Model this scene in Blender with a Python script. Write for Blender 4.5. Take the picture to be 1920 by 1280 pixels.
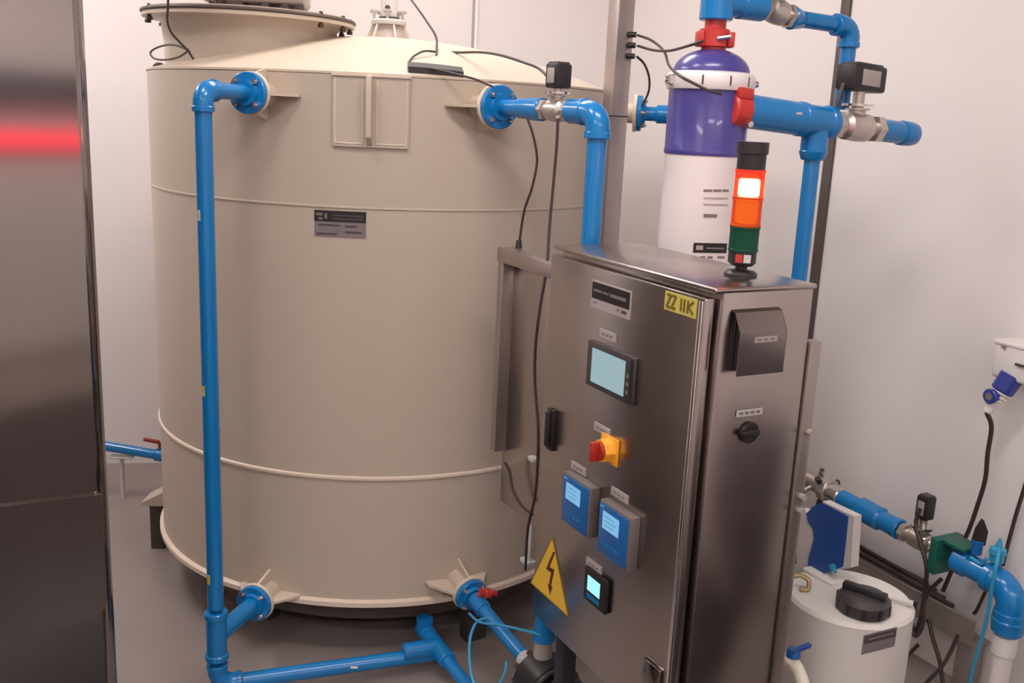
import bpy, bmesh, math, random
from mathutils import Vector, Matrix, Quaternion

for o in list(bpy.data.objects):
    bpy.data.objects.remove(o)
scene = bpy.context.scene
COL = scene.collection
V = Vector
random.seed(7)

# ------------------------------------------------------------------ camera
FPX, PITCH, ROLL, CAMZ = 1824.0, 0.2255, 0.046, 1.7
cp, sp = math.cos(PITCH), math.sin(PITCH)
FW = V((0, cp, -sp)); _r0 = V((1, 0, 0)); _u0 = V((0, sp, cp))
RT = math.cos(ROLL) * _r0 + math.sin(ROLL) * _u0
UP = -math.sin(ROLL) * _r0 + math.cos(ROLL) * _u0
EYE = V((0, 0, CAMZ))
cd = bpy.data.cameras.new('camera'); cam = bpy.data.objects.new('camera', cd); COL.objects.link(cam)
cam.matrix_world = Matrix(((RT.x, UP.x, -FW.x, 0), (RT.y, UP.y, -FW.y, 0), (RT.z, UP.z, -FW.z, CAMZ), (0, 0, 0, 1)))
cd.sensor_width = 36; cd.lens = 36 * FPX / 1920; cd.clip_start = 0.02
scene.camera = cam

# ------------------------------------------------------------------ world, light, exposure
w = bpy.data.worlds.new('world'); scene.world = w; w.use_nodes = True
w.node_tree.nodes['Background'].inputs[0].default_value = (1, 0.94, 0.9, 1)
w.node_tree.nodes['Background'].inputs[1].default_value = 0.1
scene.view_settings.view_transform = 'Standard'
scene.view_settings.look = 'None'
scene.view_settings.exposure = 0.0
scene.view_settings.gamma = 1.0
scene.view_settings.use_curve_mapping = False
scene.cycles.use_denoising = True
scene.cycles.max_bounces = 8
scene.cycles.sample_clamp_indirect = 6
LAMP = 29.5            # strength of the ceiling panels
LAMP_COL = (1.0, 0.925, 0.90)
# (x, y, size_x, size_y) of the ceiling light panels
PANELS = [(-1.0, 1.9, 0.9, 0.25), (0.3, 1.5, 0.9, 0.25), (-0.3, 3.35, 0.9, 0.25), (-1.2, -0.4, 1.2, 0.3), (2.2, -1.2, 1.2, 0.3), (0.6, -1.5, 1.2, 0.3), (-2.3, 3.2, 0.3, 1.2)]
CEIL = 2.95

# ------------------------------------------------------------------ geometry helpers
def ray(px, py):
    return FW * FPX + (px - 960) * RT + (640 - py) * UP
def ony(px, py, y):                       # point of the plane at depth y
    d = ray(px, py); return EYE + d * (y / d.y)
def onz(px, py, z):
    d = ray(px, py); return EYE + d * ((z - CAMZ) / d.z)
def onpl(px, py, p0, n):
    d = ray(px, py); return EYE + d * ((V(p0) - EYE).dot(n) / d.dot(n))

YAW = -1.087
U = V((math.cos(YAW), math.sin(YAW), 0)); W = V((-U.y, U.x, 0)); Z = V((0, 0, 1))
X = V((1, 0, 0)); Y = V((0, 1, 0))
WP = V((1.39, 3.01, 0))                    # a point at the foot of the right wall
def wall(px, py, off=0.0): return onpl(px, py, WP - W * off, W)

def basis(axis):
    a = V(axis).normalized()
    t = Z if abs(a.z) < 0.9 else X
    b = a.cross(t).normalized(); c = a.cross(b).normalized()
    return a, b, c

class B:
    def __init__(s): s.bm = bmesh.new()
    def box(s, c, size, ax=(X, Y, Z), bev=0.0, seg=2):
        t = bmesh.new(); bmesh.ops.create_cube(t, size=1.0)
        for v in t.verts: v.co = V((v.co.x * size[0], v.co.y * size[1], v.co.z * size[2]))
        if bev: bmesh.ops.bevel(t, geom=t.edges[:], offset=bev, segments=seg, affect='EDGES', profile=0.5)
        c = V(c)
        for v in t.verts: v.co = c + ax[0] * v.co.x + ax[1] * v.co.y + ax[2] * v.co.z
        s.merge(t); return s
    def merge(s, t):
        m = bpy.data.meshes.new('t'); t.to_mesh(m); t.free(); s.bm.from_mesh(m); bpy.data.meshes.remove(m)
    def lathe(s, base, axis, prof, seg=32, up=None):
        a, b, c = basis(axis)
        base = V(base); rings = []
        for r, h in prof:
            if r < 1e-6: rings.append([s.bm.verts.new(base + a * h)])
            else: rings.append([s.bm.verts.new(base + a * h + b * (r * math.cos(2 * math.pi * k / seg)) + c * (r * math.sin(2 * math.pi * k / seg))) for k in range(seg)])
        for q, p in zip(rings, rings[1:]):
            for k in range(seg):
                k2 = (k + 1) % seg
                f = [q[k % len(q)], q[k2 % len(q)], p[k2 % len(p)], p[k % len(p)]]
                g = []
                for v in f:
                    if v not in g: g.append(v)
                if len(g) > 2: s.bm.faces.new(g)
        return s
    def cyl(s, p0, p1, r0, r1=None, seg=24, ch=0.0):
        p0 = V(p0); p1 = V(p1); r1 = r0 if r1 is None else r1; L = (p1 - p0).length
        if ch: prof = [(0, 0), (r0 - ch, 0), (r0, ch), (r1, L - ch), (r1 - ch, L), (0, L)]
        else: prof = [(0, 0), (r0, 0), (r1, L), (0, L)]
        return s.lathe(p0, p1 - p0, prof, seg)
    def tube(s, pts, r, seg=10, smooth=True, n=6, caps=True):
        pts = [V(p) for p in pts]
        if smooth and len(pts) > 2: pts = catmull(pts, n)
        rr = r if callable(r) else (lambda t: r)
        N = len(pts); prev = None; rings = []
        for i, p in enumerate(pts):
            t = (pts[min(i + 1, N - 1)] - pts[max(i - 1, 0)]).normalized()
            if prev is None: _, b, c = basis(t)
            else:
                b = (prev - t * prev.dot(t)).normalized(); c = t.cross(b)
            prev = b; R = rr(i / (N - 1))
            rings.append([s.bm.verts.new(p + b * (R * math.cos(2 * math.pi * k / seg)) + c * (R * math.sin(2 * math.pi * k / seg))) for k in range(seg)])
        for q, p in zip(rings, rings[1:]):
            for k in range(seg): s.bm.faces.new([q[k], q[(k + 1) % seg], p[(k + 1) % seg], p[k]])
        if caps:
            s.bm.faces.new(rings[0]); s.bm.faces.new(rings[-1][::-1])
        return s
    def prism(s, poly, ext):
        ext = V(ext); a = [s.bm.verts.new(V(p)) for p in poly]; b = [s.bm.verts.new(V(p) + ext) for p in poly]
        s.bm.faces.new(a); s.bm.faces.new(b[::-1])
        for i in range(len(a)):
            j = (i + 1) % len(a); s.bm.faces.new([a[i], b[i], b[j], a[j]])
        return s

def catmull(P, n):
    out = []
    Q = [P[0] * 2 - P[1]] + P + [P[-1] * 2 - P[-2]]
    for i in range(1, len(Q) - 2):
        a, b, c, d = Q[i - 1:i + 3]
        for k in range(n):
            t = k / n
            out.append(0.5 * ((2 * b) + (c - a) * t + (2 * a - 5 * b + 4 * c - d) * t * t + (3 * b - a - 3 * c + d) * t ** 3))
    out.append(P[-1]); return out

ORG = {}
def obj(name, b, mat, parent=None, ang=35, kind=None, flat=False):
    me = bpy.data.meshes.new(name)
    bm = b.bm
    bmesh.ops.remove_doubles(bm, verts=bm.verts[:], dist=1e-6)
    bmesh.ops.recalc_face_normals(bm, faces=bm.faces[:])
    o = bpy.data.objects.new(name, me)
    if parent is not None: org = ORG[parent.name]
    else:
        co = [v.co for v in bm.verts]
        org = V(((min(c.x for c in co) + max(c.x for c in co)) / 2, (min(c.y for c in co) + max(c.y for c in co)) / 2, min(c.z for c in co)))
        o.location = org
    bmesh.ops.translate(bm, verts=bm.verts[:], vec=-org)
    bm.to_mesh(me); bm.free()
    if not flat:
        for p in me.polygons: p.use_smooth = True
        me.set_sharp_from_angle(angle=math.radians(ang))
    me.materials.append(mat)
    COL.objects.link(o)
    if parent is not None: o.parent = parent
    ORG[o.name] = org
    if kind: o['kind'] = kind
    return o
def tag(o, label, cat, group=None):
    o['label'] = label; o['category'] = cat
    if group: o['group'] = group
    return o
def thing(name, label, cat, loc, group=None):
    o = bpy.data.objects.new(name, None); COL.objects.link(o); o.location = V(loc); o.empty_display_size = 0.05
    ORG[o.name] = V(loc)
    return tag(o, label, cat, group)
def struct(name, b, mat, parent=None, **k):
    o = obj(name, b, mat, parent, **k)
    if parent is None: o['kind'] = 'structure'
    return o

# ------------------------------------------------------------------ materials
def mat(name, col, rough=0.5, metal=0.0, spec=0.5, noise=0.0, nscale=20, bump=0.0, stretch=None, emit=None, es=0.0, coat=0.0, rvar=0.0, aniso=0.0):
    m = bpy.data.materials.new(name); m.use_nodes = True; nt = m.node_tree; N = nt.nodes; L = nt.links
    bs = N['Principled BSDF']
    bs.inputs['Base Color'].default_value = (*col, 1); bs.inputs['Roughness'].default_value = rough
    bs.inputs['Metallic'].default_value = metal; bs.inputs['Specular IOR Level'].default_value = spec
    bs.inputs['Coat Weight'].default_value = coat
    if aniso: bs.inputs['Anisotropic'].default_value = aniso
    if emit: bs.inputs['Emission Color'].default_value = (*emit, 1); bs.inputs['Emission Strength'].default_value = es
    if noise or bump or rvar:
        tc = N.new('ShaderNodeTexCoord'); mp = N.new('ShaderNodeMapping'); nz = N.new('ShaderNodeTexNoise')
        L.new(tc.outputs['Object'], mp.inputs[0]); L.new(mp.outputs[0], nz.inputs['Vector'])
        nz.inputs['Scale'].default_value = nscale; nz.inputs['Detail'].default_value = 5
        if stretch: mp.inputs['Scale'].default_value = stretch
        if noise:
            mx = N.new('ShaderNodeMix'); mx.data_type = 'RGBA'
            mx.inputs['A'].default_value = (*[c * (1 - noise) for c in col], 1)
            mx.inputs['B'].default_value = (*[min(1, c * (1 + noise)) for c in col], 1)
            L.new(nz.outputs['Fac'], mx.inputs['Factor']); L.new(mx.outputs['Result'], bs.inputs['Base Color'])
        if rvar:
            mr = N.new('ShaderNodeMapRange'); mr.inputs['To Min'].default_value = rough - rvar; mr.inputs['To Max'].default_value = rough + rvar
            L.new(nz.outputs['Fac'], mr.inputs['Value']); L.new(mr.outputs[0], bs.inputs['Roughness'])
        if bump:
            bp = N.new('ShaderNodeBump'); bp.inputs['Strength'].default_value = bump; bp.inputs['Distance'].default_value = 0.002
            L.new(nz.outputs['Fac'], bp.inputs['Height']); L.new(bp.outputs[0], bs.inputs['Normal'])
    return m
def glow(name, col, s):
    m = bpy.data.materials.new(name); m.use_nodes = True; nt = m.node_tree
    nt.nodes.remove(nt.nodes['Principled BSDF']); e = nt.nodes.new('ShaderNodeEmission')
    e.inputs[0].default_value = (*col, 1); e.inputs[1].default_value = s
    nt.links.new(e.outputs[0], nt.nodes['Material Output'].inputs[0]); return m
def lens(name, col):
    m = bpy.data.materials.new(name); m.use_nodes = True; nt = m.node_tree; N = nt.nodes
    bs = N['Principled BSDF']; bs.inputs['Base Color'].default_value = (*col, 1); bs.inputs['Roughness'].default_value = 0.25
    tr = N.new('ShaderNodeBsdfTransparent'); tr.inputs[0].default_value = (*col, 1)
    mx = N.new('ShaderNodeMixShader'); mx.inputs[0].default_value = 0.4
    nt.links.new(tr.outputs[0], mx.inputs[1]); nt.links.new(bs.outputs[0], mx.inputs[2]); nt.links.new(mx.outputs[0], N['Material Output'].inputs[0])
    return m

M = dict(
    wall=mat('wall_panel', (0.83, 0.785, 0.77), 0.42, noise=0.02, nscale=1.5, bump=0.05),
    ceil=mat('ceiling_panel', (0.75, 0.72, 0.68), 0.6),
    floor=mat('resin_floor', (0.27, 0.225, 0.21), 0.38, noise=0.12, nscale=3, rvar=0.08, bump=0.08),
    trim=mat('grey_joint', (0.10, 0.08, 0.075), 0.5, noise=0.1, nscale=10),
    whitetrim=mat('white_joint', (0.85, 0.80, 0.77), 0.35),
    greyjoint=mat('joint_gap', (0.42, 0.37, 0.36), 0.5),
    tank=mat('beige_polypropylene', (0.50, 0.425, 0.345), 0.33, noise=0.04, nscale=2.0, bump=0.06),
    weld=mat('beige_weld', (0.70, 0.58, 0.47), 0.4, noise=0.08, nscale=60),
    beige=mat('beige_plastic', (0.60, 0.50, 0.40), 0.4, noise=0.05, nscale=8),
    gasket=mat('dark_gasket', (0.07, 0.05, 0.04), 0.6),
    pipe=mat('blue_pvc', (0.003, 0.185, 0.50), 0.24, noise=0.10, nscale=9, coat=0.15),
    tubeblue=mat('light_blue_tube', (0.03, 0.30, 0.52), 0.3, noise=0.05),
    steel=mat('brushed_steel', (0.45, 0.40, 0.38), 0.25, metal=1, noise=0.08, nscale=3, stretch=(1, 1, 6), rvar=0.02),
    steelh=mat('brushed_steel_across', (0.33, 0.295, 0.28), 0.13, metal=1, noise=0.06, nscale=2, stretch=(1, 1, 5), rvar=0.02),
    mirrorsteel=mat('polished_steel', (0.33, 0.295, 0.28), 0.09, metal=1, noise=0.06, nscale=2, stretch=(1, 1, 5), rvar=0.02),
    traysteel=mat('galvanised_steel', (0.34, 0.30, 0.28), 0.45, metal=0.6, noise=0.12, nscale=12),
    boxgrey=mat('controller_grey', (0.16, 0.135, 0.125), 0.45, noise=0.05),
    steelpost=mat('steel_post', (0.43, 0.375, 0.35), 0.34, metal=0.9, noise=0.14, nscale=5, stretch=(3, 3, 1), bump=0.04),
    valve=mat('valve_metal', (0.55, 0.50, 0.46), 0.33, metal=0.85, noise=0.2, nscale=25, bump=0.15),
    chrome=mat('chrome_fitting', (0.78, 0.74, 0.71), 0.14, metal=1, noise=0.05, nscale=10),
    black=mat('black_plastic', (0.022, 0.018, 0.02), 0.42, noise=0.2, nscale=20),
    darkgrey=mat('dark_grey_plastic', (0.05, 0.042, 0.045), 0.45, noise=0.15, nscale=15),
    cable=mat('dark_cable', (0.045, 0.03, 0.028), 0.5, noise=0.15, nscale=20),
    red=mat('red_iron', (0.52, 0.035, 0.03), 0.35, noise=0.15, nscale=15),
    darkred=mat('dark_red', (0.25, 0.03, 0.025), 0.45, noise=0.1),
    purple=mat('violet_plastic', (0.062, 0.05, 0.25), 0.30, noise=0.08, nscale=6, coat=0.2),
    whiteplastic=mat('white_plastic', (0.76, 0.71, 0.70), 0.38, noise=0.03, nscale=5),
    drum=mat('milky_drum', (0.70, 0.67, 0.63), 0.42, noise=0.03, nscale=4),
    motorgrey=mat('motor_box_grey', (0.33, 0.29, 0.26), 0.45, noise=0.05),
    greyplastic=mat('grey_plastic', (0.38, 0.34, 0.31), 0.45, noise=0.05),
    lightgrey=mat('light_grey_plastic', (0.58, 0.55, 0.53), 0.4, noise=0.04),
    clear=mat('smoky_plastic', (0.33, 0.26, 0.23), 0.3, noise=0.3, nscale=14, stretch=(4, 4, 0.5)),
    label=mat('label_silver', (0.42, 0.36, 0.36), 0.4, noise=0.08),
    labelgrey=mat('label_grey', (0.20, 0.165, 0.17), 0.45, noise=0.15, nscale=30),
    ink=mat('ink_grey', (0.20, 0.16, 0.165), 0.6, noise=0.1),
    inkblack=mat('ink_black', (0.015, 0.01, 0.012), 0.5, noise=0.1),
    inkdim=mat('ink_dim', (0.07, 0.055, 0.06), 0.5, noise=0.1),
    yellow=mat('warning_yellow', (0.80, 0.50, 0.04), 0.4, noise=0.05),
    yellowdark=mat('warning_border', (0.20, 0.13, 0.015), 0.5, noise=0.1),
    yellowlabel=mat('yellow_label', (0.62, 0.52, 0.12), 0.4, noise=0.05),
    olive=mat('olive_ink', (0.17, 0.13, 0.01), 0.5, noise=0.1),
    boltink=mat('bolt_ink', (0.10, 0.012, 0.01), 0.5, noise=0.1),
    orange=mat('switch_yellow', (0.95, 0.42, 0.04), 0.35, noise=0.03),
    switchred=mat('switch_red', (0.42, 0.03, 0.012), 0.35, noise=0.05),
    ctlblue=mat('controller_blue', (0.01, 0.12, 0.38), 0.35, noise=0.05),
    pumpblue=mat('pump_blue', (0.018, 0.075, 0.30), 0.32, noise=0.08, nscale=10),
    plugblue=mat('plug_blue', (0.03, 0.05, 0.28), 0.25, noise=0.1),
    green=mat('green_flange', (0.008, 0.10, 0.07), 0.4, noise=0.1),
    brass=mat('brass_fitting', (0.36, 0.27, 0.13), 0.4, metal=0.5, noise=0.1),
    cream=mat('cream_tap', (0.85, 0.80, 0.68), 0.4, noise=0.03),
    bluegrey=mat('blue_grey_paint', (0.09, 0.10, 0.14), 0.4, noise=0.05),
    violetgrey=mat('violet_grey_paint', (0.085, 0.06, 0.085), 0.45, noise=0.08),
    redglow=mat('red_reflection_glow', (0.85, 0.02, 0.05), 0.5, noise=0.02, emit=(1, 0.03, 0.08), es=4.0),  # glow added only for the red band mirrored in the steel
    lamp=glow('lamp_panel', LAMP_COL, LAMP),
    scr1=glow('screen_pale', (0.33, 0.46, 0.50), 1.0),
    scr1b=glow('screen_pale_line', (0.42, 0.52, 0.55), 1.0),
    scr2=glow('screen_blue', (0.24, 0.52, 0.80), 0.95),
    scr2b=glow('screen_blue_text', (0.12, 0.34, 0.60), 0.8),
    scr3=glow('screen_cyan', (0.38, 0.88, 0.95), 1.1),
    scr3b=glow('screen_dim', (0.01, 0.09, 0.19), 1.0),
    lampred=glow('lit_lamp', (1.0, 0.85, 0.60), 55.0),
    lamporange=glow('lit_lamp_soft', (1.0, 0.85, 0.6), 0.9),
    lensred=lens('red_lens', (0.85, 0.10, 0.05)),
    lensorange=lens('orange_lens', (1.0, 0.16, 0.02)),
    lensgreen=lens('green_lens', (0.02, 0.16, 0.09)),
)

# ------------------------------------------------------------------ room
CORNER = WP - U * 2.036                         # where the back and right walls meet
BL = V((-1.78, 4.42, 0)); bd = (V((CORNER.x, CORNER.y, 0)) - BL).normalized()
BLF = BL - bd * 1.6                             # back wall runs on behind the steel cabinet
BLF = V((-3.4, (BL - bd * (BL.x + 3.4) / bd.x).y, 0))
RF = WP + U * 6.3
FL_ = V((-3.4, RF.y, 0))
H = CEIL
def wallslab(name, a, b, mt, z0=0, z1=H, th=0.1, out=None):
    a = V(a); b = V(b); d = (b - a).normalized(); n = V((d.y, -d.x, 0))
    if out is not None and n.dot(V(out)) < 0: n = -n
    bb = B(); bb.prism([a + Z * z0, b + Z * z0, b + n * th + Z * z0, a + n * th + Z * z0], Z * (z1 - z0))
    return struct(name, bb, mt, flat=True)
cor = V((CORNER.x, CORNER.y, 0))
wallslab('wall_back', BLF, cor, M['wall'], out=Y)
wallslab('wall_right', cor + W*0.0, RF, M['wall'], out=X)
wallslab('wall_left', FL_, BLF, M['wall'], out=-X)
wallslab('wall_front', FL_, RF, M['wall'], out=-Y)
poly = [BLF, cor, RF, FL_]
b = B(); b.prism([p + Z * -0.06 for p in poly], Z * 0.06); struct('floor', b, M['floor'], flat=True)
b = B(); b.prism([p + Z * H for p in poly], Z * 0.06); struct('ceiling', b, M['ceil'], flat=True)
# panel joints
tr = wall(1590, 0); tb = V((tr.x, tr.y, 0))
b = B(); b.box(tb + Z * (H / 2) - W * 0.004, (0.042, 0.012, H), (U, W, Z), 0.002); struct('trim_1', b, M['trim'])
jp = onpl(887, 40, BL, V((bd.y, -bd.x, 0))); jn = V((bd.y, -bd.x, 0))
b = B(); b.box(V((jp.x, jp.y, H / 2)) + jn * 0.004, (0.010, 0.010, H), (bd, jn, Z)); struct('trim_2', b, M['greyjoint'])
b = B(); b.box(V((jp.x, jp.y, H / 2)) + jn * 0.006 + bd * 0.014, (0.016, 0.014, H), (bd, jn, Z), 0.002); struct('trim_3', b, M['whitetrim'])
# ceiling lights (unseen; some added to brighten tank roof, left wall and front wall)
for i, (x, y, sx, sy) in enumerate(PANELS):
    t = thing('ceiling_light', 'long warm white light panel on the ceiling, number %s row' % i, 'light', (x, y, H - 0.04), 'ceiling light panels')
    t['label'] = 'warm white ceiling light panel ' + ['above the left steel cabinet', 'above the control cabinet', 'added to brighten the tank roof', 'behind the viewer', 'at the far right behind the viewer', 'added to brighten the wall behind the viewer', 'added to brighten the wall left of the tank'][i]
    b = B(); b.box((x, y, H - 0.02), (sx + 0.04, sy + 0.04, 0.04)); obj('housing', b, M['whitetrim'], t, flat=True)
    b = B(); b.box((x, y, H - 0.045), (sx, sy, 0.01)); obj('diffuser', b, M['lamp'], t, flat=True)
# unseen things added behind and beside the viewer to shape the steel reflections
t = thing('reflection_strip', 'glowing red strip added behind the viewer for the red reflection in the steel', 'sign', (1.5, RF.y + 0.05, 1.37))  # added glowing strip, gives the left steel cabinet its red reflection
b = B(); b.box((1.5, RF.y + 0.03, 1.42), (1.5, 0.05, 0.12), bev=.005); obj('strip_case', b, M['red'], t)
b = B(); b.box((1.5, RF.y + 0.058, 1.42), (1.46, 0.006, 0.10)); obj('glow_face', b, M['redglow'], t)
t = thing('reflection_band', 'dark blue grey band added behind the viewer for the dark reflection in the steel', 'trunking', (1.4, RF.y + 0.05, 1.68))  # added dark band, unseen, mirrored above the red in the left cabinet
b = B(); b.box((1.4, RF.y + 0.05, 1.76), (3.2, 0.09, 0.20), bev=.004); obj('band_body', b, M['bluegrey'], t)
b = B(); b.box((1.4, RF.y + 0.098, 1.76), (3.2, 0.006, 0.14)); obj('band_face', b, M['bluegrey'], t)
t = thing('reflection_mat', 'black mat added on the floor under the viewer to darken the steel reflections', 'mat', (0.4, 0.15, 0))  # added black sheet, unseen, darkens the lower part of the left cabinet
b = B(); b.box((0.4, 0.15, 0.005), (2.5, 3.0, 0.010), bev=.003); obj('reflection_mat_base', b, M['black'], t)
t = thing('reflection_cupboard', 'low dark violet grey cupboard added unseen by the right wall to darken the steel reflections', 'cupboard', WP + U * 2.2 - W * .25)  # added dark block, unseen, darkens the reflection in the control cabinet's side
c = WP + U * 2.2 - W * .25
b = B(); b.box(c + Z * 0.455, (1.7, 0.44, 0.87), (U, W, Z), .006); obj('carcass', b, M['violetgrey'], t)
for k in range(3):
    b = B(); b.box(c - W * .228 + U * (-.56 + .56 * k) + Z * 0.455, (0.54, 0.018, 0.83), (U, W, Z), .004); dr = obj('door', b, M['violetgrey'], t)
    b = B(); b.box(c - W * .245 + U * (-.36 + .56 * k) + Z * 0.6, (0.012, 0.02, 0.14), (U, W, Z), .003); obj('handle', b, M['steelpost'], dr)
b = B(); b.box(c + Z * 0.01, (1.6, 0.38, 0.02), (U, W, Z)); obj('plinth', b, M['black'], t)
# ------------------------------------------------------------------ storage tank
TC = V((-0.489, 3.578, 0)); TR = 0.8; ZT, ZW1, ZW2, ZB = 1.80, 1.431, 0.614, 0.204
tank = thing('storage_tank', 'large round beige plastic storage tank with a flanged manway on its roof', 'tank', TC)
b = B(); b.lathe(TC, Z, [(TR - 0.02, ZB), (TR, ZB), (TR, ZT - 0.004), (TR - 0.003, ZT), (TR - 0.02, ZT)], 128)
b.lathe(TC, Z, [(0, ZB), (TR - 0.02, ZB)], 128)
obj('shell', b, M['tank'], tank)
RISE = 0.152
def roofz(r): return ZT + RISE * (1 - (r / TR) ** 2.0)
b = B(); b.lathe(TC, Z, [(TR + 0.002, ZT - 0.002), (TR + 0.002, ZT + 0.004)] + [(TR * k / 14, roofz(TR * k / 14)) for k in range(13, -1, -1)], 128)
obj('roof', b, M['beige'], tank)
for z, r in ((ZW1, 0.0035), (ZW2, 0.0065)):
    b = B(); b.lathe(TC, Z, [(TR - 0.002, z - r * 1.3), (TR + r * .8, z - r * .7), (TR + r, z), (TR + r * .8, z + r * .7), (TR - 0.002, z + r * 1.3)], 128)
    obj('weld_bead', b, M['weld'] if r > 0.005 else M['tank'], tank)
b = B(); b.lathe(TC, Z, [(TR - 0.05, ZB - 0.012), (TR + 0.013, ZB - 0.012), (TR + 0.013, ZB + 0.003), (TR + 0.002, ZB + 0.009), (TR - 0.05, ZB + 0.009)], 128)
b.lathe(TC, Z, [(0, ZB - 0.012), (TR - 0.05, ZB - 0.012)], 128)
obj('base_ring', b, M['weld'], tank)
def tk(th, r, z):                               # th: degrees, 0 faces the viewer, + to the right
    a = math.radians(th); return TC + V((r * math.sin(a), -r * math.cos(a), z))
def tdir(th): a = math.radians(th); return V((math.sin(a), -math.cos(a), 0))
def ttan(th): a = math.radians(th); return V((math.cos(a), math.sin(a), 0))
def curved(th0, th1, z0, z1, r0, r1, n=12):
    b = B(); g = []
    for i in range(n + 1):
        t = th0 + (th1 - th0) * i / n
        g.append([b.bm.verts.new(tk(t, r, z)) for r, z in ((r0, z0), (r1, z0), (r1, z1), (r0, z1))])
    for p, q in zip(g, g[1:]):
        for k in range(4): b.bm.faces.new([p[k], q[k], q[(k + 1) % 4], p[(k + 1) % 4]])
    b.bm.faces.new(g[0]); b.bm.faces.new(g[-1][::-1]); return b
# lifting lug: pad + web
lug = obj('lifting_lug', curved(-2.7, 12.3, 1.602, 1.798, TR, TR + 0.010), M['tank'], tank)
obj('lug_edge', curved(-2.9, 12.5, 1.793, 1.802, TR, TR + 0.016), M['weld'], lug)
b = B(); c0 = tk(4.6, TR + 0.01, 0)
wp_ = [c0 + Z * 1.607, c0 + tdir(4.6) * 0.035 + Z * 1.63, c0 + tdir(4.6) * 0.055 + Z * 1.74, c0 + tdir(4.6) * 0.05 + Z * 1.793, c0 + Z * 1.797]
b.prism([p - ttan(4.6) * 0.007 for p in wp_], ttan(4.6) * 0.014); obj('web', b, M['beige'], lug)
for s0, s1 in ((-2.2, 3.2), (6.0, 11.8)):
    # raised U-shaped outline of each half of the pad
    pts = [(s0, 1.785), (s0, 1.625), (s0 + 0.7, 1.612), (s1 - 0.7, 1.612), (s1, 1.625), (s1, 1.785)]
    b = B(); b.tube([tk(a, TR + 0.010, z) for a, z in pts], 0.0022, 6, n=3); obj('weld_line', b, M['weld'], lug)
# nameplate on the tank
def ontank(px, py, rr=TR):
    d = ray(px, py); a = d.x ** 2 + d.y ** 2; bb = -2 * (d.x * TC.x + d.y * TC.y); cc = TC.x ** 2 + TC.y ** 2 - rr * rr
    t = (-bb - math.sqrt(bb * bb - 4 * a * cc)) / (2 * a); return EYE + d * t
def tth(p): return math.degrees(math.atan2(p.x - TC.x, -(p.y - TC.y)))
p0 = ontank(590, 393); p1 = ontank(686, 449); a0, a1 = tth(p0), tth(p1); zt_, zb_ = p0.z, p1.z + 0.004
npl = obj('nameplate', curved(a0, a1, zb_, zt_, TR, TR + 0.002, 6), M['labelgrey'], tank)
def strip(fx0, fx1, fz0, fz1, m, nm='lettering', lift=0.003):
    obj(nm, curved(a0 + (a1 - a0) * fx0, a0 + (a1 - a0) * fx1, zt_ - (zt_ - zb_) * fz1, zt_ - (zt_ - zb_) * fz0, TR, TR + lift, 4), m, npl)
strip(0, 1, 0, 0.42, M['inkblack'], 'header', 0.0027)
strip(0.03, 0.16, 0.10, 0.20, M['ink']); strip(0.20, 0.25, 0.10, 0.32, M['ink']); strip(0.08, 0.16, 0.27, 0.36, M['ink'])
strip(0.36, 0.95, 0.14, 0.20, M['inkdim']); strip(0.36, 0.95, 0.27, 0.33, M['inkdim'])
strip(0.08, 0.5, 0.52, 0.58, M['inkdim']); strip(0.6, 0.82, 0.54, 0.6, M['inkdim']); strip(0.6, 0.92, 0.76, 0.83, M['inkdim']); strip(0.05, 0.45, 0.86, 0.92, M['inkdim'])
# manway
MC = ony(470, 36, 3.35); MZ = MC.z; MC = V((MC.x, MC.y, 0))
b = B(); b.lathe(MC, Z, [(0.272, 1.80), (0.272, roofz(0.45) - .03), (0.280, MZ - 0.03), (0.295, MZ - 0.012), (0.315, MZ - 0.010)], 96); obj('manway_neck', b, M['tank'], tank)
b = B(); b.lathe(MC, Z, [(0.25, MZ - 0.014), (0.338, MZ - 0.014), (0.338, MZ - 0.003), (0.25, MZ - 0.003)], 96); fl = obj('manway_flange', b, M['beige'], tank)
b = B(); b.lathe(MC, Z, [(0.0, MZ - 0.003), (0.340, MZ - 0.003), (0.343, MZ + 0.002), (0.340, MZ + 0.008), (0.0, MZ + 0.008)], 96); obj('gasket', b, M['gasket'], fl)
b = B(); b.lathe(MC, Z, [(0.0, MZ + 0.008), (0.325, MZ + 0.008), (0.325, MZ + 0.013), (0.0, MZ + 0.013)], 96); lid = obj('manway_lid', b, M['beige'], tank)
for k in range(16):
    a = 2 * math.pi * (k + 0.5) / 16
    if math.sin(a) < 0 and abs(math.cos(a)) < 0.8: continue          # the front edge shows no bolts
    p = MC + V((math.cos(a) * 0.322, math.sin(a) * 0.322, MZ - 0.030))
    b = B(); b.cyl(p, p + Z * 0.048, 0.006, seg=8); b.cyl(p, p + Z * 0.010, 0.010, seg=6); obj('bolt', b, M['gasket'], fl)
# nozzles
def nozzle(P, n, rf=0.060, L=0.075, z_g=True):
    P = V(P); n = V(n).normalized(); s_ = n.cross(Z).normalized()
    b = B(); b.cyl(P - n * (L + 0.03), P, 0.034, seg=24); o = obj('nozzle', b, M['beige'], tank)
    b = B(); b.cyl(P - n * 0.012, P, rf + 0.003, seg=40, ch=0.002); obj('flange', b, M['weld'], o)
    for d in (s_, -s_, Z, -Z):
        b = B(); th = d.cross(n) * 0.008; P1 = P - n * 0.010
        rw = 0.070 if abs(d.z) > .5 else 0.105
        if not z_g: break
        if P.z < .4 and d.z < 0: rw = 0.05
        q = [P1 + d * 0.030, P1 + d * (rf - 0.004), P1 + d * rw - n * (L - 0.005), P1 + d * rw - n * (L + 0.03), P1 + d * 0.030 - n * (L + 0.03)]
        b.prism([v - th / 2 for v in q], th); obj('gusset', b, M['beige'], o)
    return o
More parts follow.
